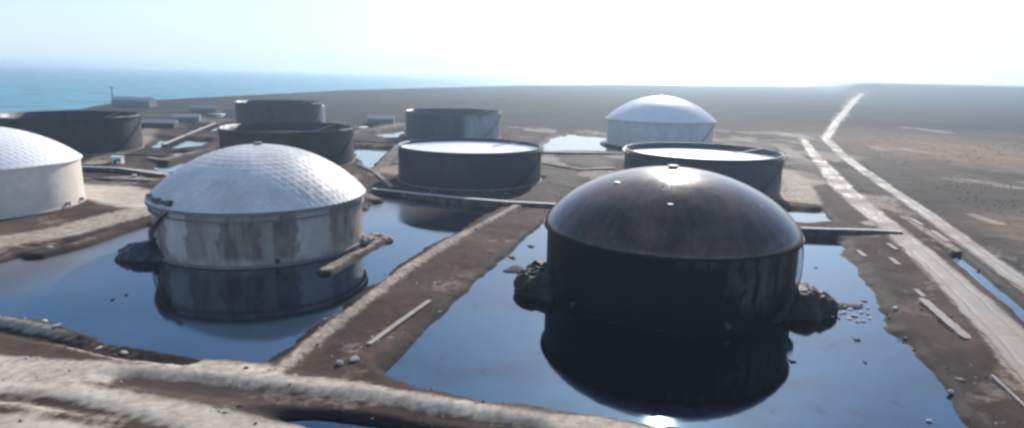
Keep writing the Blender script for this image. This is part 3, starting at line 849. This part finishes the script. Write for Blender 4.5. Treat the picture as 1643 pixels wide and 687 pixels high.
def oily_dome_mat():
    m, n, b = newmat('oil_coated_dome')
    f, q = noise_fac(n, 0.11, 6, 0.62, 0.4, 0.68)
    t0 = N(n, 'ShaderNodeTexCoord'); s0 = N(n, 'ShaderNodeSeparateXYZ'); n.links.new(t0.outputs['Object'], s0.inputs[0])
    an0 = math_n(n, 'ARCTAN2', s0.outputs[1], s0.outputs[0])
    r0 = math_n(n, 'SQRT', math_n(n, 'ADD', math_n(n, 'MULTIPLY', s0.outputs[0], s0.outputs[0]), math_n(n, 'MULTIPLY', s0.outputs[1], s0.outputs[1])))
    cb = N(n, 'ShaderNodeCombineXYZ'); n.links.new(math_n(n, 'MULTIPLY', an0, 14.0), cb.inputs[0]); n.links.new(math_n(n, 'MULTIPLY', r0, 0.16), cb.inputs[1])
    f3, q3 = noise_fac(n, 1.0, 4, 0.6, 0.45, 0.7, vec=cb.outputs[0])
    c = mix(n, (0.036, 0.019, 0.015), (0.13, 0.066, 0.046), f)
    c = mix(n, c, (0.16, 0.115, 0.10), math_n(n, 'MULTIPLY', f3, 0.3))
    f4, _ = noise_fac(n, 0.5, 5, 0.7, 0.60, 0.70)
    c = mix(n, c, (0.30, 0.27, 0.27), math_n(n, 'MULTIPLY', f4, 0.2))
    # clean patches near the top
    n.links.new(c, b.inputs['Base Color'])
    r = N(n, 'ShaderNodeMapRange'); r.inputs['To Min'].default_value = 0.15; r.inputs['To Max'].default_value = 0.23
    n.links.new(f, r.inputs['Value']); n.links.new(r.outputs['Result'], b.inputs['Roughness'])
    b.inputs['Specular IOR Level'].default_value = 0.5
    # radial and ring plate seams
    t = N(n, 'ShaderNodeTexCoord'); s = N(n, 'ShaderNodeSeparateXYZ'); n.links.new(t.outputs['Object'], s.inputs[0])
    ang = math_n(n, 'ARCTAN2', s.outputs[1], s.outputs[0])
    rad = math_n(n, 'POWER', math_n(n, 'ABSOLUTE', math_n(n, 'SINE', math_n(n, 'MULTIPLY', ang, 22.0))), 0.15)
    rr = math_n(n, 'SQRT', math_n(n, 'ADD', math_n(n, 'MULTIPLY', s.outputs[0], s.outputs[0]), math_n(n, 'MULTIPLY', s.outputs[1], s.outputs[1])))
    rg = math_n(n, 'POWER', math_n(n, 'ABSOLUTE', math_n(n, 'SINE', math_n(n, 'MULTIPLY', rr, 0.62))), 0.15)
    h = math_n(n, 'ADD', math_n(n, 'ADD', rad, rg), math_n(n, 'MULTIPLY', q.outputs['Fac'], 1.2))
    bump(n, b, h, 0.4, 0.05)
    return m
M['dome_oil'] = oily_dome_mat()

def tank_root(key, name, label, cat='storage tank', group='storage tanks of the tank farm', z=0):
    x, y, r, rim, ap = TANKS[key]
    o = thing(name, label, cat, (x, y, z), 0, group)
    return o, x, y, r, rim, ap

# white/silver tank
T, x, y, r, rim, ap = tank_root('white', 'dome_roof_tank', 'stained off-white tank with dusty silver geodesic dome standing in the left pond')
fa = cam_ang(x, y)
s = shell(T, r - 1.2, rim - 0.6, M['wall_dirty'])
def st_white(c):
    a = (math.atan2(c.y, c.x) - fa + math.pi) % (2 * math.pi) - math.pi     # + is to the right seen from the front
    t = math.sin(a) if abs(a) < math.pi / 2 else 2
    if t < 2: t += 0.05 * float(fbm(a * 20, c.z, 3.0, 71, 4)) + 0.02 * float(vnoise(a * 60, c.z, 1.0, 72))
    ztop = rim - 1.2 - 3.2 * abs(float(fbm(a * 30, 0, 2.0, 73, 3)))
    def band(u, lo, hi, e=0.03): return float(sst(lo - e, lo, u) * sst(hi + e, hi, u))
    dk = max(band(t, -.62, -.52) * .7, band(t, -.36, -.04) * 1.0, band(t, .10, .27) * .9, band(t, -.9, -.84) * .7)
    br = band(t, .62, 1.0, 0.06) * (0.95 if c.z > 3 else 0.5)
    lt = max(band(t, -.82, -.66), band(t, .3, .42) * .8, band(t, .46, .56) * .6)
    low = float(sst(0.9, 3.2, c.z))
    return dk * low * (0.85 + 0.5 * float(fbm(a * 25, c.z * .3, 1.5, 74, 3))) * min(1, max(0, (ztop - c.z) / 2 + .5)), br * (0.8 + 0.4 * float(fbm(a * 15, c.z * .5, 1.5, 75, 3))), lt * low
paint_attr(s, st_white)
ring(T, 'base_ring', r - 1.2, -1.0, 0.5, 1.7, M['slab'])
ring(T, 'rim_girder', r - 1.2, rim - 0.75, 1.3, 0.75, M['grey'])
ring(T, 'wind_girder', r - 1.2, rim - 2.6, 0.8, 0.3, M['grey'])
d_, zf = geodesic(T, r, rim + 0.05, ap - rim, 16, M['dome_alu'], M['strut'], fa, 0.12, 0.05)
hatch(T, zf, 0, 0, 1.0, 0.6, M['grey'], 'roof_vent')
stair(T, r - 1.2, 0.6, rim - 0.8, fa - 1.62, 0.75, M['rust'])
nozzle(T, r - 1.2, fa - 1.25, 4.2, 1.0, M['black'])
nozzle(T, r - 1.2, fa + 0.1, 1.6, 0.5, M['rust'])
m = MB()   # torn gap at the edge of the dome
for k in range(9):
    a = fa - 1.38 + k * 0.065; rr = r - 1.0
    zz = zf(rr * math.cos(a), rr * math.sin(a))
    m.box((rr * math.cos(a), rr * math.sin(a), zz + 0.3), (1.6, 2.1, 0.9 + 0.5 * math.sin(k * 1.7)), a, 0.6)
m.build('torn_panels', M['black'], T)

# oil-black tank
T, x, y, r, rim, ap = tank_root('dark', 'dome_roof_tank', 'nearest big tank with smooth brown-black domed roof, coated in oil, in the right pond')
fa = cam_ang(x, y)
s = shell(T, r - 0.7, rim - 0.4, M['wall_oil'], n=420)
def st_dark(c):
    a = (math.atan2(c.y, c.x) - fa + math.pi) % (2 * math.pi) - math.pi
    t = math.sin(a) if abs(a) < math.pi / 2 else 2
    def band(u, lo, hi, e=0.02): return float(sst(lo - e, lo, u) * sst(hi + e, hi, u))
    if t < 2: t += 0.035 * float(fbm(a * 20, c.z, 2.5, 81, 4)) + 0.02 * float(vnoise(a * 60, c.z, 1.0, 82))
    nz_ = 0.6 + 0.6 * float(fbm(a * 30, c.z * .3, 1.5, 83, 4)); bz = 4 * float(fbm(a * 30, 0, 1.5, 84, 3))
    k = 0
    for lo, hi, zb in ((.42, .5, 7), (.55, .6, 5), (.66, .73, 4), (.79, .84, 6), (.9, 1.0, 2)):
        k = max(k, band(t, lo, hi) * float(sst(zb + bz - 2, zb + bz + 3, c.z)) * min(1, max(0, nz_)))
    w = max(band(t, .07, .14), band(t, .20, .27), band(t, .31, .38)) * float(sst(rim - 2.6, rim - 1.8, c.z))
    return 0.75 * k, 0.4 * band(t, -1, -.8), 0.3 * w * min(1, max(0, nz_))
paint_attr(s, st_dark)
ring(T, 'base_ring', r - 0.7, -1.0, 0.3, 1.12, M['soot'])
ring(T, 'rim_girder', r - 0.7, rim - 0.5, 0.9, 0.5, M['soot'])
d_, zf = smooth_dome(T, r, rim + 0.03, ap - rim, M['dome_oil'], el=0.42)
hatch(T, zf, 0, 0, 1.1, 0.5, M['rust'], 'roof_vent')
for qa, qr in ((0.0, 19.5), (-0.02, 24.5), (1.05, 21), (-0.9, 15), (2.2, 18), (4.0, 20)):
    hatch(T, zf, qr * math.cos(fa + qa), qr * math.sin(fa + qa), 0.8, 0.35, M['grey'] if qa < 0.5 else M['rust'])
stair(T, r - 0.7, 0.6, rim - 0.5, fa + 0.9, 0.8, M['rust'])
nozzle(T, r - 0.7, fa + 0.45, 1.7, 0.5, M['rust'])
nozzle(T, r - 0.7, fa - 0.7, 1.5, 0.45, M['rust'])

# left white tank
T, x, y, r, rim, ap = tank_root('leftwhite', 'dome_roof_tank', 'clean bright white dome tank cut off by the left edge, on sandy ground')
fa = cam_ang(x, y)
s = shell(T, r - 0.3, rim - 0.3, M['wall_white'], 0)
ring(T, 'base_ring', r - 0.3, 0.4, 0.5, 1.4, M['concrete'])
ring(T, 'rim_girder', r - 0.3, rim - 0.45, 0.7, 0.45, M['white'])
d_, zf = geodesic(T, r + 0.3, rim + 0.03, ap - rim, 15, M['dome_clean'], M['white'], fa, 0.0, 0.05)
hatch(T, zf, 0, 0, 1.1, 0.6, M['white'], 'roof_vent')
stair(T, r - 0.3, 1.4, rim - 0.6, fa - 1.5, 0.8, M['grey'])
for q_ in (0.85, 1.15): nozzle(T, r - 0.3, fa + q_, 2.8, 0.6, M['grey'])

# far white tank
T, x, y, r, rim, ap = tank_root('E', 'dome_roof_tank', 'far white dome tank behind the dark domed tank, highest on the skyline')
fa = cam_ang(x, y)
shell(T, r - 0.5, rim - 0.3, M['wall_bluewhite'], 0)
ring(T, 'base_ring', r - 0.5, 0.4, 0.6, 1.4, M['concrete'])
ring(T, 'rim_girder', r - 0.5, rim - 0.6, 1.3, 0.5, M['white'])
d_, zf = geodesic(T, r + 0.6, rim + 0.03, ap - rim, 15, M['dome_clean'], M['white'], fa, 0.0, 0.08)
hatch(T, zf, 0, 0, 1.2, 0.7, M['white'], 'roof_vent')
stair(T, r - 0.5, 1.4, rim - 0.6, fa + 0.6, 0.8, M['grey'])

def open_tank(key, label, wallm, deckm, depth, trim, lit=None):
    T, x, y, r, rim, _ = tank_root(key, 'open_top_tank', label)
    fa = cam_ang(x, y)
    zr = rim - depth
    s_ = shell(T, r, rim, wallm, 0, open_top=True, inner_to=zr - 0.6)
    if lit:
        def clean(c):  # sunlight on the right side, painted into the wall colour
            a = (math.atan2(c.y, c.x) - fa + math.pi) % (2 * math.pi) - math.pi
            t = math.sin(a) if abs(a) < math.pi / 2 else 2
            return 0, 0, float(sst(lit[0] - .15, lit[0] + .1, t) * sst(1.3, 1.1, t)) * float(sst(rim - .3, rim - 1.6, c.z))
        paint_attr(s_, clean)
    ring(T, 'wind_girder', r, rim - 1.1, 0.9, 0.22, trim)
    ring(T, 'base_ring', r, 0.4, 0.6, 1.4, M['slab'])
    m = MB()
    m.lathe([(r - 0.4, zr - 0.5), (r - 0.4, zr + 0.35), (r - 3.2, zr + 0.35), (r - 3.4, zr), (0.01, zr + 0.25)], 120)
    fr = m.build('floating_roof', deckm, T)
    m = MB()                                     # rolling ladder from the rim down to the roof
    A = Vector(((r - 0.8) * math.cos(fa + 2.2), (r - 0.8) * math.sin(fa + 2.2), rim + 0.2)); B = Vector((A.x * 0.4, A.y * 0.4, zr + 0.5))
    side = Vector((-A.y, A.x, 0)).normalized() * 0.45
    m.bar(A + side, B + side, 0.1, 0.25); m.bar(A - side, B - side, 0.1, 0.25)
    for k in range(1, 30):
        P = A.lerp(B, k / 30); m.bar(P + side, P - side, 0.25, 0.05)
    m.build('rolling_ladder', M['grey'], T)
    railing(T, r + 0.4, rim - 0.05, trim, fa + 0.6, fa + 2.0)
    stair(T, r, 1.4, rim - 0.2, fa + 0.55, 0.85, trim)
    m = MB()                                     # platform at the stair head
    a = fa + 1.45
    m.box(((r + 1.0) * math.cos(a), (r + 1.0) * math.sin(a), rim - 0.1), (2.2, 3.0, 0.15), a)
    m.build('stair_platform', trim, T)
    return T
open_tank('D', 'navy open-top tank with a pale floating roof behind the long bund wall', M['wall_navy'], M['deck'], 2.0, M['black'])
open_tank('F', 'dark open-top tank right behind the oil-black dome, pale roof inside its rim', M['wall_navy'], M['deck'], 3.0, M['black'])
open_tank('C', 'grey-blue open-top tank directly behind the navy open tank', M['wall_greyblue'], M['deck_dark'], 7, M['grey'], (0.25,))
open_tank('leftdark', 'wide brown-grey open-top tank behind the clean white tank by the sea', M['wall_brown'], M['deck_dark'], 6, M['black'])
open_tank('A', 'brown-grey open-top tank directly behind the dusty silver dome', M['wall_brown'], M['deck_dark'], 5, M['black'])
open_tank('B', 'farthest brown-grey open-top tank, with the white silos at its side', M['wall_brown'], M['deck_dark'], 5, M['black'])

# ------------------------------------------------------------------ silos, shed, hut
def silo(px, py, r, h, label):
    X0, Y0 = U(px, py, 1.5)
    T = thing('silo', label, 'silo', (X0, Y0, 1.3), 0, 'white silos by the farthest tank')
    m = MB(); m.lathe([(r, 0), (r, h)], 32); m.build('body', M['white'], T, True)
    m = MB(); m.lathe([(r + 0.25, h), (0.3, h + r * 0.5), (0.01, h + r * 0.5)], 32); m.build('cone_roof', M['white'], T, True)
    m = MB(); m.lathe([(r + 0.3, -0.4), (r + 0.3, 0.5), (r, 0.5)], 32); m.build('base_ring', M['concrete'], T)
    m = MB()
    for q in (-0.3, 0.3):
        m.bar((q, -r - 0.3, 0), (q, -r - 0.3, h), 0.1)
    for k in range(int(h / 0.6)): m.bar((-0.3, -r - 0.3, k * 0.6 + 0.3), (0.3, -r - 0.3, k * 0.6 + 0.3), 0.07)
    m.build('ladder', M['grey'], T)
silo(514, 197, 4.2, 16, 'tall white silo right of the farthest brown-grey tank')
silo(476, 193, 4.5, 8, 'short greyish white silo left of the tall white one')

def shed(px, py, lx, ly, h, wallm, label, name='shed', cat='shed', rz=0.1):
    X0, Y0 = U(px, py, 1.5)
    T = thing(name, label, cat, (X0, Y0, 1.2), rz)
    m = MB(); m.box((0, 0, h / 2), (lx, ly, h)); m.build('walls', wallm, T)
    m = MB(); e = 0.4; a, b = lx / 2 + e, ly / 2 + e
    m.add([(-a, -b, h), (a, -b, h), (a, b, h), (-a, b, h), (-a, 0, h + ly * .22), (a, 0, h + ly * .22)], [(0, 1, 5, 4), (2, 3, 4, 5), (0, 4, 3), (1, 2, 5), (3, 2, 1, 0)])
    m.build('roof', M['grey'] if wallm is not M['white'] else M['white'], T)
    m = MB(); m.box((-lx * .2, -ly / 2 - 0.03, 1.1), (1.4, 0.08, 2.2)); m.build('door', M['rust'], T)
    for q in (.1, .3):
        m = MB(); m.box((lx * q, -ly / 2 - 0.03, h * .6), (1.2, 0.08, 1.0)); m.build('window', M['black'], T)
shed(216, 171, 46, 18, 8, M['grey'], 'long low dark shed at the shoreline left of centre', rz=0.0)
shed(190, 262, 4.4, 3.4, 3.6, M['white'], 'tiny white pump hut beside the pale wall near the left tanks', 'pump_hut', 'hut')
X0, Y0 = U(182, 170, 1.5)
T = thing('light_mast', 'thin dark mast at the seaward end of the shoreline shed', 'mast', (X0, Y0, 1.2))
m = MB(); m.lathe([(0.9, 0), (0.5, 22), (0.01, 22)], 10); m.build('pole', M['rust'], T)
m = MB(); m.box((0, 0, 22.4), (5, 0.8, 0.8)); m.build('lamp_bar', M['rust'], T)

# ------------------------------------------------------------------ pipe runs between the tanks
M['pipe'] = plain('dull_pipe_steel', (0.16, 0.14, 0.13), 0.55, 0.4, 0.6)
M['pipe_pale'] = plain('pale_pipe_steel', (0.42, 0.40, 0.38), 0.55, 0.3, 0.6)
def pipe_run(pts, rad, zc, mat, label, nsup=None):
    pl = UL(pts, zc)
    ox, oy = pl[0]
    T = thing('pipe_run', label, 'pipe', (ox, oy, 0), 0, 'pipe runs across the tank farm')
    for off in (-rad * 1.5, rad * 1.5):
        m = MB()
        for a, b in zip(pl[:-1], pl[1:]):
            A = Vector((a[0] - ox, a[1] - oy, zc)); B = Vector((b[0] - ox, b[1] - oy, zc)); d = (B - A).normalized(); n_ = Vector((-d.y, d.x, 0))
            v = []
            for P in (A, B):
                for i in range(10):
                    t = 2 * math.pi * i / 10
                    v.append(P + n_ * (off + rad * math.cos(t)) + Vector((0, 0, rad * math.sin(t))))
            m.add(v, [(i, (i + 1) % 10, 10 + (i + 1) % 10, 10 + i) for i in range(10)])
        m.build('pipe', mat, T, True)
    for a, b in zip(pl[:-1], pl[1:]):
        L = math.hypot(b[0] - a[0], b[1] - a[1]); k = max(1, int(L / 11)); an = math.atan2(b[1] - a[1], b[0] - a[0])
        for i in range(k):
            t = (i + .5) / k; px_, py_ = a[0] + (b[0] - a[0]) * t, a[1] + (b[1] - a[1]) * t
            m = MB(); m.box((px_ - ox, py_ - oy, (zc - rad - 0.9) / 2 + 0.1), (0.6, rad * 7, zc - rad + 0.9), an)
            m.build('support', M['slab'], T)
pipe_run([(132, 283), (185, 288), (240, 290)], 0.35, 2.0, M['pipe'], 'pair of dark pipes beside the far wall, right of the clean white tank')
pipe_run([(150, 250), (215, 247), (262, 250)], 0.4, 2.1, M['pipe'], 'pair of dark pipes running right from the wide tank by the sea')
pipe_run([(870, 262), (930, 272), (985, 270)], 0.35, 2.0, M['pipe'], 'pair of dull pipes on the mud between the two pale-roofed open tanks')
pipe_run([(572, 262), (600, 275), (630, 300)], 0.35, 2.0, M['pipe_pale'], 'pair of pale pipes bending past the left foot of the navy open tank')
pipe_run([(350, 196), (300, 216), (262, 232)], 0.45, 2.1, M['pipe'], 'pair of dark pipes slanting between the small bright ponds at left')
pipe_run([(566, 226), (608, 228), (650, 226)], 0.4, 2.1, M['pipe'], 'pair of dark pipes between the two puddles left of the navy open tank')
shed(300, 196, 22, 12, 5, M['grey'], 'grey shed between the small bright ponds behind the dusty silver dome', rz=0.3)
shed(330, 180, 30, 12, 5, M['slab'], 'far pale-walled shed by the small farthest pond at left', rz=-0.1)
shed(256, 205, 26, 12, 4.5, M['rust'], 'brown shed right of the wide open tank by the sea', rz=0.15)
shed(612, 198, 24, 12, 5, M['grey'], 'grey shed left of the grey-blue open tank', rz=0.1)

# ------------------------------------------------------------------ slabs, rubble
def slab(pa, pb, w, th, label, z=None):
    a = U(*pa, 1.4); b = U(*pb, 1.4)
    L = math.hypot(b[0] - a[0], b[1] - a[1]); an = math.atan2(b[1] - a[1], b[0] - a[0])
    cx, cy = (a[0] + b[0]) / 2, (a[1] + b[1]) / 2
    zz = max(gz(*a), gz(*b), gz(cx, cy)) if z is None else z
    n = 14; v = []; f = []
    for i in range(n + 1):
        t = i / n - .5
        for s_, q in ((-1, 0), (-1, 1), (1, 1), (1, 0)):
            jw = 1 + random.uniform(-.12, .12)
            v.append((t * L, s_ * w / 2 * jw * (0.6 if i in (0, n) else 1), (th if q else -0.6) + random.uniform(-.04, .04)))
        if i:
            o = (i - 1) * 4
            f += [(o, o + 4, o + 5, o + 1), (o + 1, o + 5, o + 6, o + 2), (o + 2, o + 6, o + 7, o + 3)]
    f += [(0, 1, 2, 3), (n * 4 + 3, n * 4 + 2, n * 4 + 1, n * 4)]
    o = mesh_obj('concrete_slab', v, f, M['slab'])
    o.location = (cx, cy, zz); o.rotation_euler = (0, 0, an)
    return tag(o, label, 'slab', 'broken slabs on the right mud bank')
slab((1478, 480), (1553, 545), 1.9, 0.25, 'longest pale slab lying on the brown mud bank beside the right track')
slab((1470, 463), (1482, 475), 1.2, 0.25, 'short slab just beyond the upper end of the longest slab')
slab((1424, 393), (1438, 403), 1.4, 0.25, 'upper of two small slabs near the short bund wall')
slab((1428, 412), (1442, 423), 1.4, 0.25, 'lower of two small slabs near the short bund wall')
slab((1460, 352), (1480, 364), 1.6, 0.25, 'pale slab between the two tracks, nearest the short bund wall')
slab((1495, 372), (1520, 390), 1.8, 0.25, 'pale slab between the two tracks, at the head of the water channel')
slab((1376, 402), (1388, 412), 1.4, 0.25, 'greyish slab at the far corner of the right pond')
slab((1590, 606), (1652, 664), 0.5, 0.25, 'narrow kerb-like strip low on the right mud bank')

def rock(px, py, sx, sy, sz, label, group=None, mat=None, name='rubble_lump', cat='rubble', z=None):
    X0, Y0 = U(px, py, 0.8)
    zz = max(gz(X0, Y0), 0.0) if z is None else z
    import bmesh
    bm = bmesh.new(); bmesh.ops.create_icosphere(bm, subdivisions=2, radius=1)
    sd_ = random.random() * 50
    for v in bm.verts:
        k = 1 + 0.28 * float(vnoise(v.co.x * 2 + sd_, v.co.y * 2 + v.co.z * 3, 1.0, 3))
        v.co = Vector((v.co.x * sx * k * .75, v.co.y * sy * k * .75, v.co.z * sz * k * .6))
    me = bpy.data.meshes.new(name); bm.to_mesh(me); bm.free(); me.materials.append(mat or M['rubble'])
    o = bpy.data.objects.new(name, me); C.objects.link(o)
    o.location = (X0, Y0, zz + sz * 0.35); o.rotation_euler = (0, 0, random.uniform(0, 3))
    return tag(o, label, cat, group)
g = 'pale rubble lumps around the ponds'
cl = 'one of the pale lumps clustered at the water gap right of the black tank'
for px, py, s_ in ((1322, 488, .9), (1337, 492, 1.0), (1352, 498, 1.1), (1366, 490, .9), (1372, 504, 1.3), (1382, 497, 1.0), (1392, 489, .8), (1362, 508, .9), (1384, 509, 1.0), (1355, 488, .7)):
    rock(px + random.uniform(-3, 3), py + random.uniform(-2, 2), s_ * random.uniform(.5, 1.1), s_ * random.uniform(.5, .9), s_ * .3, cl, 'pale lumps clustered in the water gap')
for k in range(9):
    rock(random.uniform(1318, 1400), random.uniform(482, 512), random.uniform(.35, .9), random.uniform(.3, .7), .3, cl, 'pale lumps clustered in the water gap')
rock(1436, 501, .9, .8, .8, 'single white lump on the bank just right of the clustered ones', g)
rock(1527, 627, .8, .7, .6, 'bright round lump at the water edge low on the right bank', g)
rock(1540, 612, .9, .7, .5, 'dull brownish lump just above the bright round one on the right bank', g, M['slab'])
rock(1492, 669, .5, .5, .4, 'small pale lump awash in the lower right of the pond', g, z=0.0)
rock(546, 592, 1.0, .7, .7, 'left of two pale lumps at the foot of the diagonal dyke', g)
rock(570, 589, .9, 1.2, .8, 'right of two pale lumps at the foot of the diagonal dyke', g)
rock(521, 512, .4, .4, .5, 'tiny white lump beside the pale path on the diagonal dyke', g)
rock(80, 402, 1.4, 1.0, .8, 'whitish lump on the shore below the clean white tank', g)
rock(872, 287, 2.2, 1.4, 1.6, 'white lump at the right foot of the navy open tank', g)
rock(72, 520, 1.0, .7, .5, 'long pale lump on the near left shore of the left pond', g)
rock(92, 532, .5, 1.4, .6, 'upright pale lump on the near left shore, next to the long one', g)
rock(160, 556, 1.2, .6, .4, 'flat white lump on the front shore, left one of a pair', g)
rock(200, 564, 1.3, .7, .45, 'flat white lump on the front shore, right one of a pair', g)
rock(216, 287, 2.4, 1.5, 1.2, 'pale heap on the track between the white tanks', g)

# mounds heaped against the foot of the two pond tanks
def mound(cx, cy, sx, sy, sz, rz, label, mat):
    n, k = 96, 30; v = []; f = []
    for j in range(k + 1):
        q = j / k
        for i in range(n):
            t = 2 * math.pi * i / n
            w = 1 + 0.42 * float(fbm(math.cos(t) * 2 + cx, math.sin(t) * 2 + cy, 1.5, 3))
            rr = math.cos(q * math.pi / 2) ** 0.8 * w + 1e-3
            z = sz * math.sin(q * math.pi / 2) ** 0.9
            xx, yy = rr * sx * math.cos(t), rr * sy * math.sin(t)
            z += 0.22 * sz * float(fbm(xx + cx, yy + cy, 2.6, 8, 4)) * (1 - q * .2)
            z += 0.5 * float(fbm(xx + cx, yy + cy, 0.9, 38, 3))
            xx += 0.9 * float(fbm(yy + cx, z + cy, 2.0, 18, 3)); yy += 0.9 * float(fbm(xx + cx, z + cy, 2.0, 28, 3))
            v.append((xx, yy, z - 0.5))
        if j:
            for i in range(n): f.append(((j - 1) * n + i, (j - 1) * n + (i + 1) % n, j * n + (i + 1) % n, j * n + i))
    f.append(tuple(k * n + i for i in range(n)))
    o = mesh_obj('mud_mound', v, f, mat, None, True)
    o.location = (cx, cy, 0); o.rotation_euler = (0, 0, rz)
    return tag(o, label, 'mound', 'mud mounds at the tanks in the ponds')
M['mound_brown'] = plain('oily_brown_mud', (0.038, 0.026, 0.023), 0.6, 0.8, 0.35, 0, 0.5, 0.2)
M['mound_blue'] = plain('wet_dark_mud', (0.03, 0.035, 0.045), 0.4, 0.4, 0.5, 0, 0.3)
M['mound_tan'] = plain('tan_spoil', (0.30, 0.23, 0.19), 0.85, 0.35, 0.5, 0, 0.3)
q = U(862, 470); mound(q[0] + 1.5, q[1] + 4, 7.5, 8, 6.0, 0, 'brown oily mound against the left side of the black dome tank', M['mound_brown'])
q = U(1288, 500); mound(q[0] - 0.5, q[1] + 3, 8.0, 8, 5.6, 0, 'brown oily mound against the right side of the black dome tank', M['mound_brown'])
q = U(246, 412); mound(q[0] - .5, q[1] + 1, 9.5, 6, 4.2, 0.1, 'blue-black mound against the left side of the dusty silver tank', M['mound_blue'])
q = U(600, 386); mound(q[0], q[1], 6.5, 4, 2.2, 0.6, 'tan spoil heap against the right side of the dusty silver tank', M['mound_tan'])

# scrub ground cover on the right-hand plain
def scrub_cover():
    pts = []
    n = 1500
    for _ in range(n * 3):
        az_ = random.uniform(R(13), R(44)); d = 150 * (12 ** random.random())
        x_, y_ = d * math.sin(az_), d * math.cos(az_)
        if x_ < 150 + 0.30 * max(0, y_ - 160) + 6: continue
        pts.append((x_, y_, d))
        if len(pts) >= n: break
    up = UL(ROADS['upper'][0], 1.9)
    A = np.array(pts)
    d = seg_dist(A[:, 0], A[:, 1], up)
    keep = (d > 8) & (A[:, 2] < 700) & (fbm(A[:, 0], A[:, 1], 60, 51) > -0.15)
    A = A[keep]
    hz = terrain(A[:, 0][None], A[:, 1][None])[0][0]
    v = []; f = []
    for (x_, y_, dd), z_ in zip(A, hz):
        s_ = random.uniform(.2, .5) * (1 + dd / 1500)
        for k in range(7):
            t = random.uniform(0, 6.28); e = random.uniform(0, s_ * .8)
            c = Vector((x_ + e * math.cos(t), y_ + e * math.sin(t), z_ + random.uniform(.2, .8) * s_ * .7))
            a = Vector((random.gauss(0, 1), random.gauss(0, 1), random.gauss(0, .7))).normalized() * s_ * .55
            b = Vector((random.gauss(0, 1), random.gauss(0, 1), random.gauss(0, .7))).normalized() * s_ * .5
            i0 = len(v); v += [c - a, c + b, c + a, c - b]; f.append((i0, i0 + 1, i0 + 2, i0 + 3))
    o = mesh_obj('scrub', v, f, M['bush'])
    tag(o, 'low dark scrub scattered over the plain right of the tracks', 'scrub', kind='stuff')
scrub_cover()

# loose stones and scraps strewn along the banks and berms
def litter():
    n = 16000
    x_ = rng.uniform(-125, 160, n); y_ = rng.uniform(78, 320, n)
    h_, pa_, we_, _, _ = terrain(x_[None], y_[None]); h_ = h_[0]
    keep = (h_ > -0.35) & (fbm(x_, y_, 18, 61) + 0.5 * fbm(x_, y_, 4, 62) + 0.5 * (np.abs(h_ - 0.3) < 0.7) > 0.15)
    for k, (cx, cy, r_, *_q) in TANKS.items(): keep &= np.hypot(x_ - cx, y_ - cy) > r_ + 1
    v = []; f = []; col = []
    for a, b, c in zip(x_[keep], y_[keep], h_[keep]):
        s_ = 0.09 + 0.42 * random.random() ** 5; an = random.uniform(0, 3)
        c = max(c, -0.05)
        sx, sy, sz = s_ * random.uniform(.7, 1.8), s_, s_ * random.uniform(.35, .8)
        i0 = len(v); ca, sa = math.cos(an), math.sin(an)
        for px_, py_, pz_ in ((1, 0, 0), (0, 1, 0), (-1, 0, 0), (0, -1, 0), (.2, .1, 1), (0, 0, -.6)):
            px_ += random.uniform(-.3, .3); py_ += random.uniform(-.3, .3)
            v.append((a + (px_ * ca - py_ * sa) * sx, b + (px_ * sa + py_ * ca) * sy, c + pz_ * sz + .02))
        for k in range(4): f += [(i0 + k, i0 + (k + 1) % 4, i0 + 4), (i0 + (k + 1) % 4, i0 + k, i0 + 5)]
        g_ = random.random() ** 2; col += [g_, g_, g_, 1] * 6
    m, n_, b_ = newmat('mixed_stone')
    a_ = N(n_, 'ShaderNodeAttribute', attribute_name='tone')
    n_.links.new(mix(n_, (0.035, 0.028, 0.024), (0.55, 0.50, 0.44), a_.outputs['Fac']), b_.inputs['Base Color']); b_.inputs['Roughness'].default_value = 0.85
    o = mesh_obj('loose_stones', v, f, m)
    at = o.data.color_attributes.new('tone', 'FLOAT_COLOR', 'POINT'); at.data.foreach_set('color', col)
    tag(o, 'loose stones and scraps strewn along the muddy banks and berms', 'stones', kind='stuff')
litter()

# ------------------------------------------------------------------ haze
HAZE_DENSITY = 0.00014
m = MB(); m.box((0, 20500 - 1600, 38), (83000, 43200, 104))
hz = m.build('haze', None)
mat = bpy.data.materials.new('haze_air'); mat.use_nodes = True
n = mat.node_tree; n.nodes.clear()
o_ = n.nodes.new('ShaderNodeOutputMaterial'); v_ = n.nodes.new('ShaderNodeVolumePrincipled')
v_.inputs['Color'].default_value = (0.60, 0.80, 1.0, 1)
v_.inputs['Density'].default_value = HAZE_DENSITY
v_.inputs['Anisotropy'].default_value = 0.5
n.links.new(v_.outputs['Volume'], o_.inputs['Volume'])
hz.data.materials.append(mat)
tag(hz, kind='stuff')
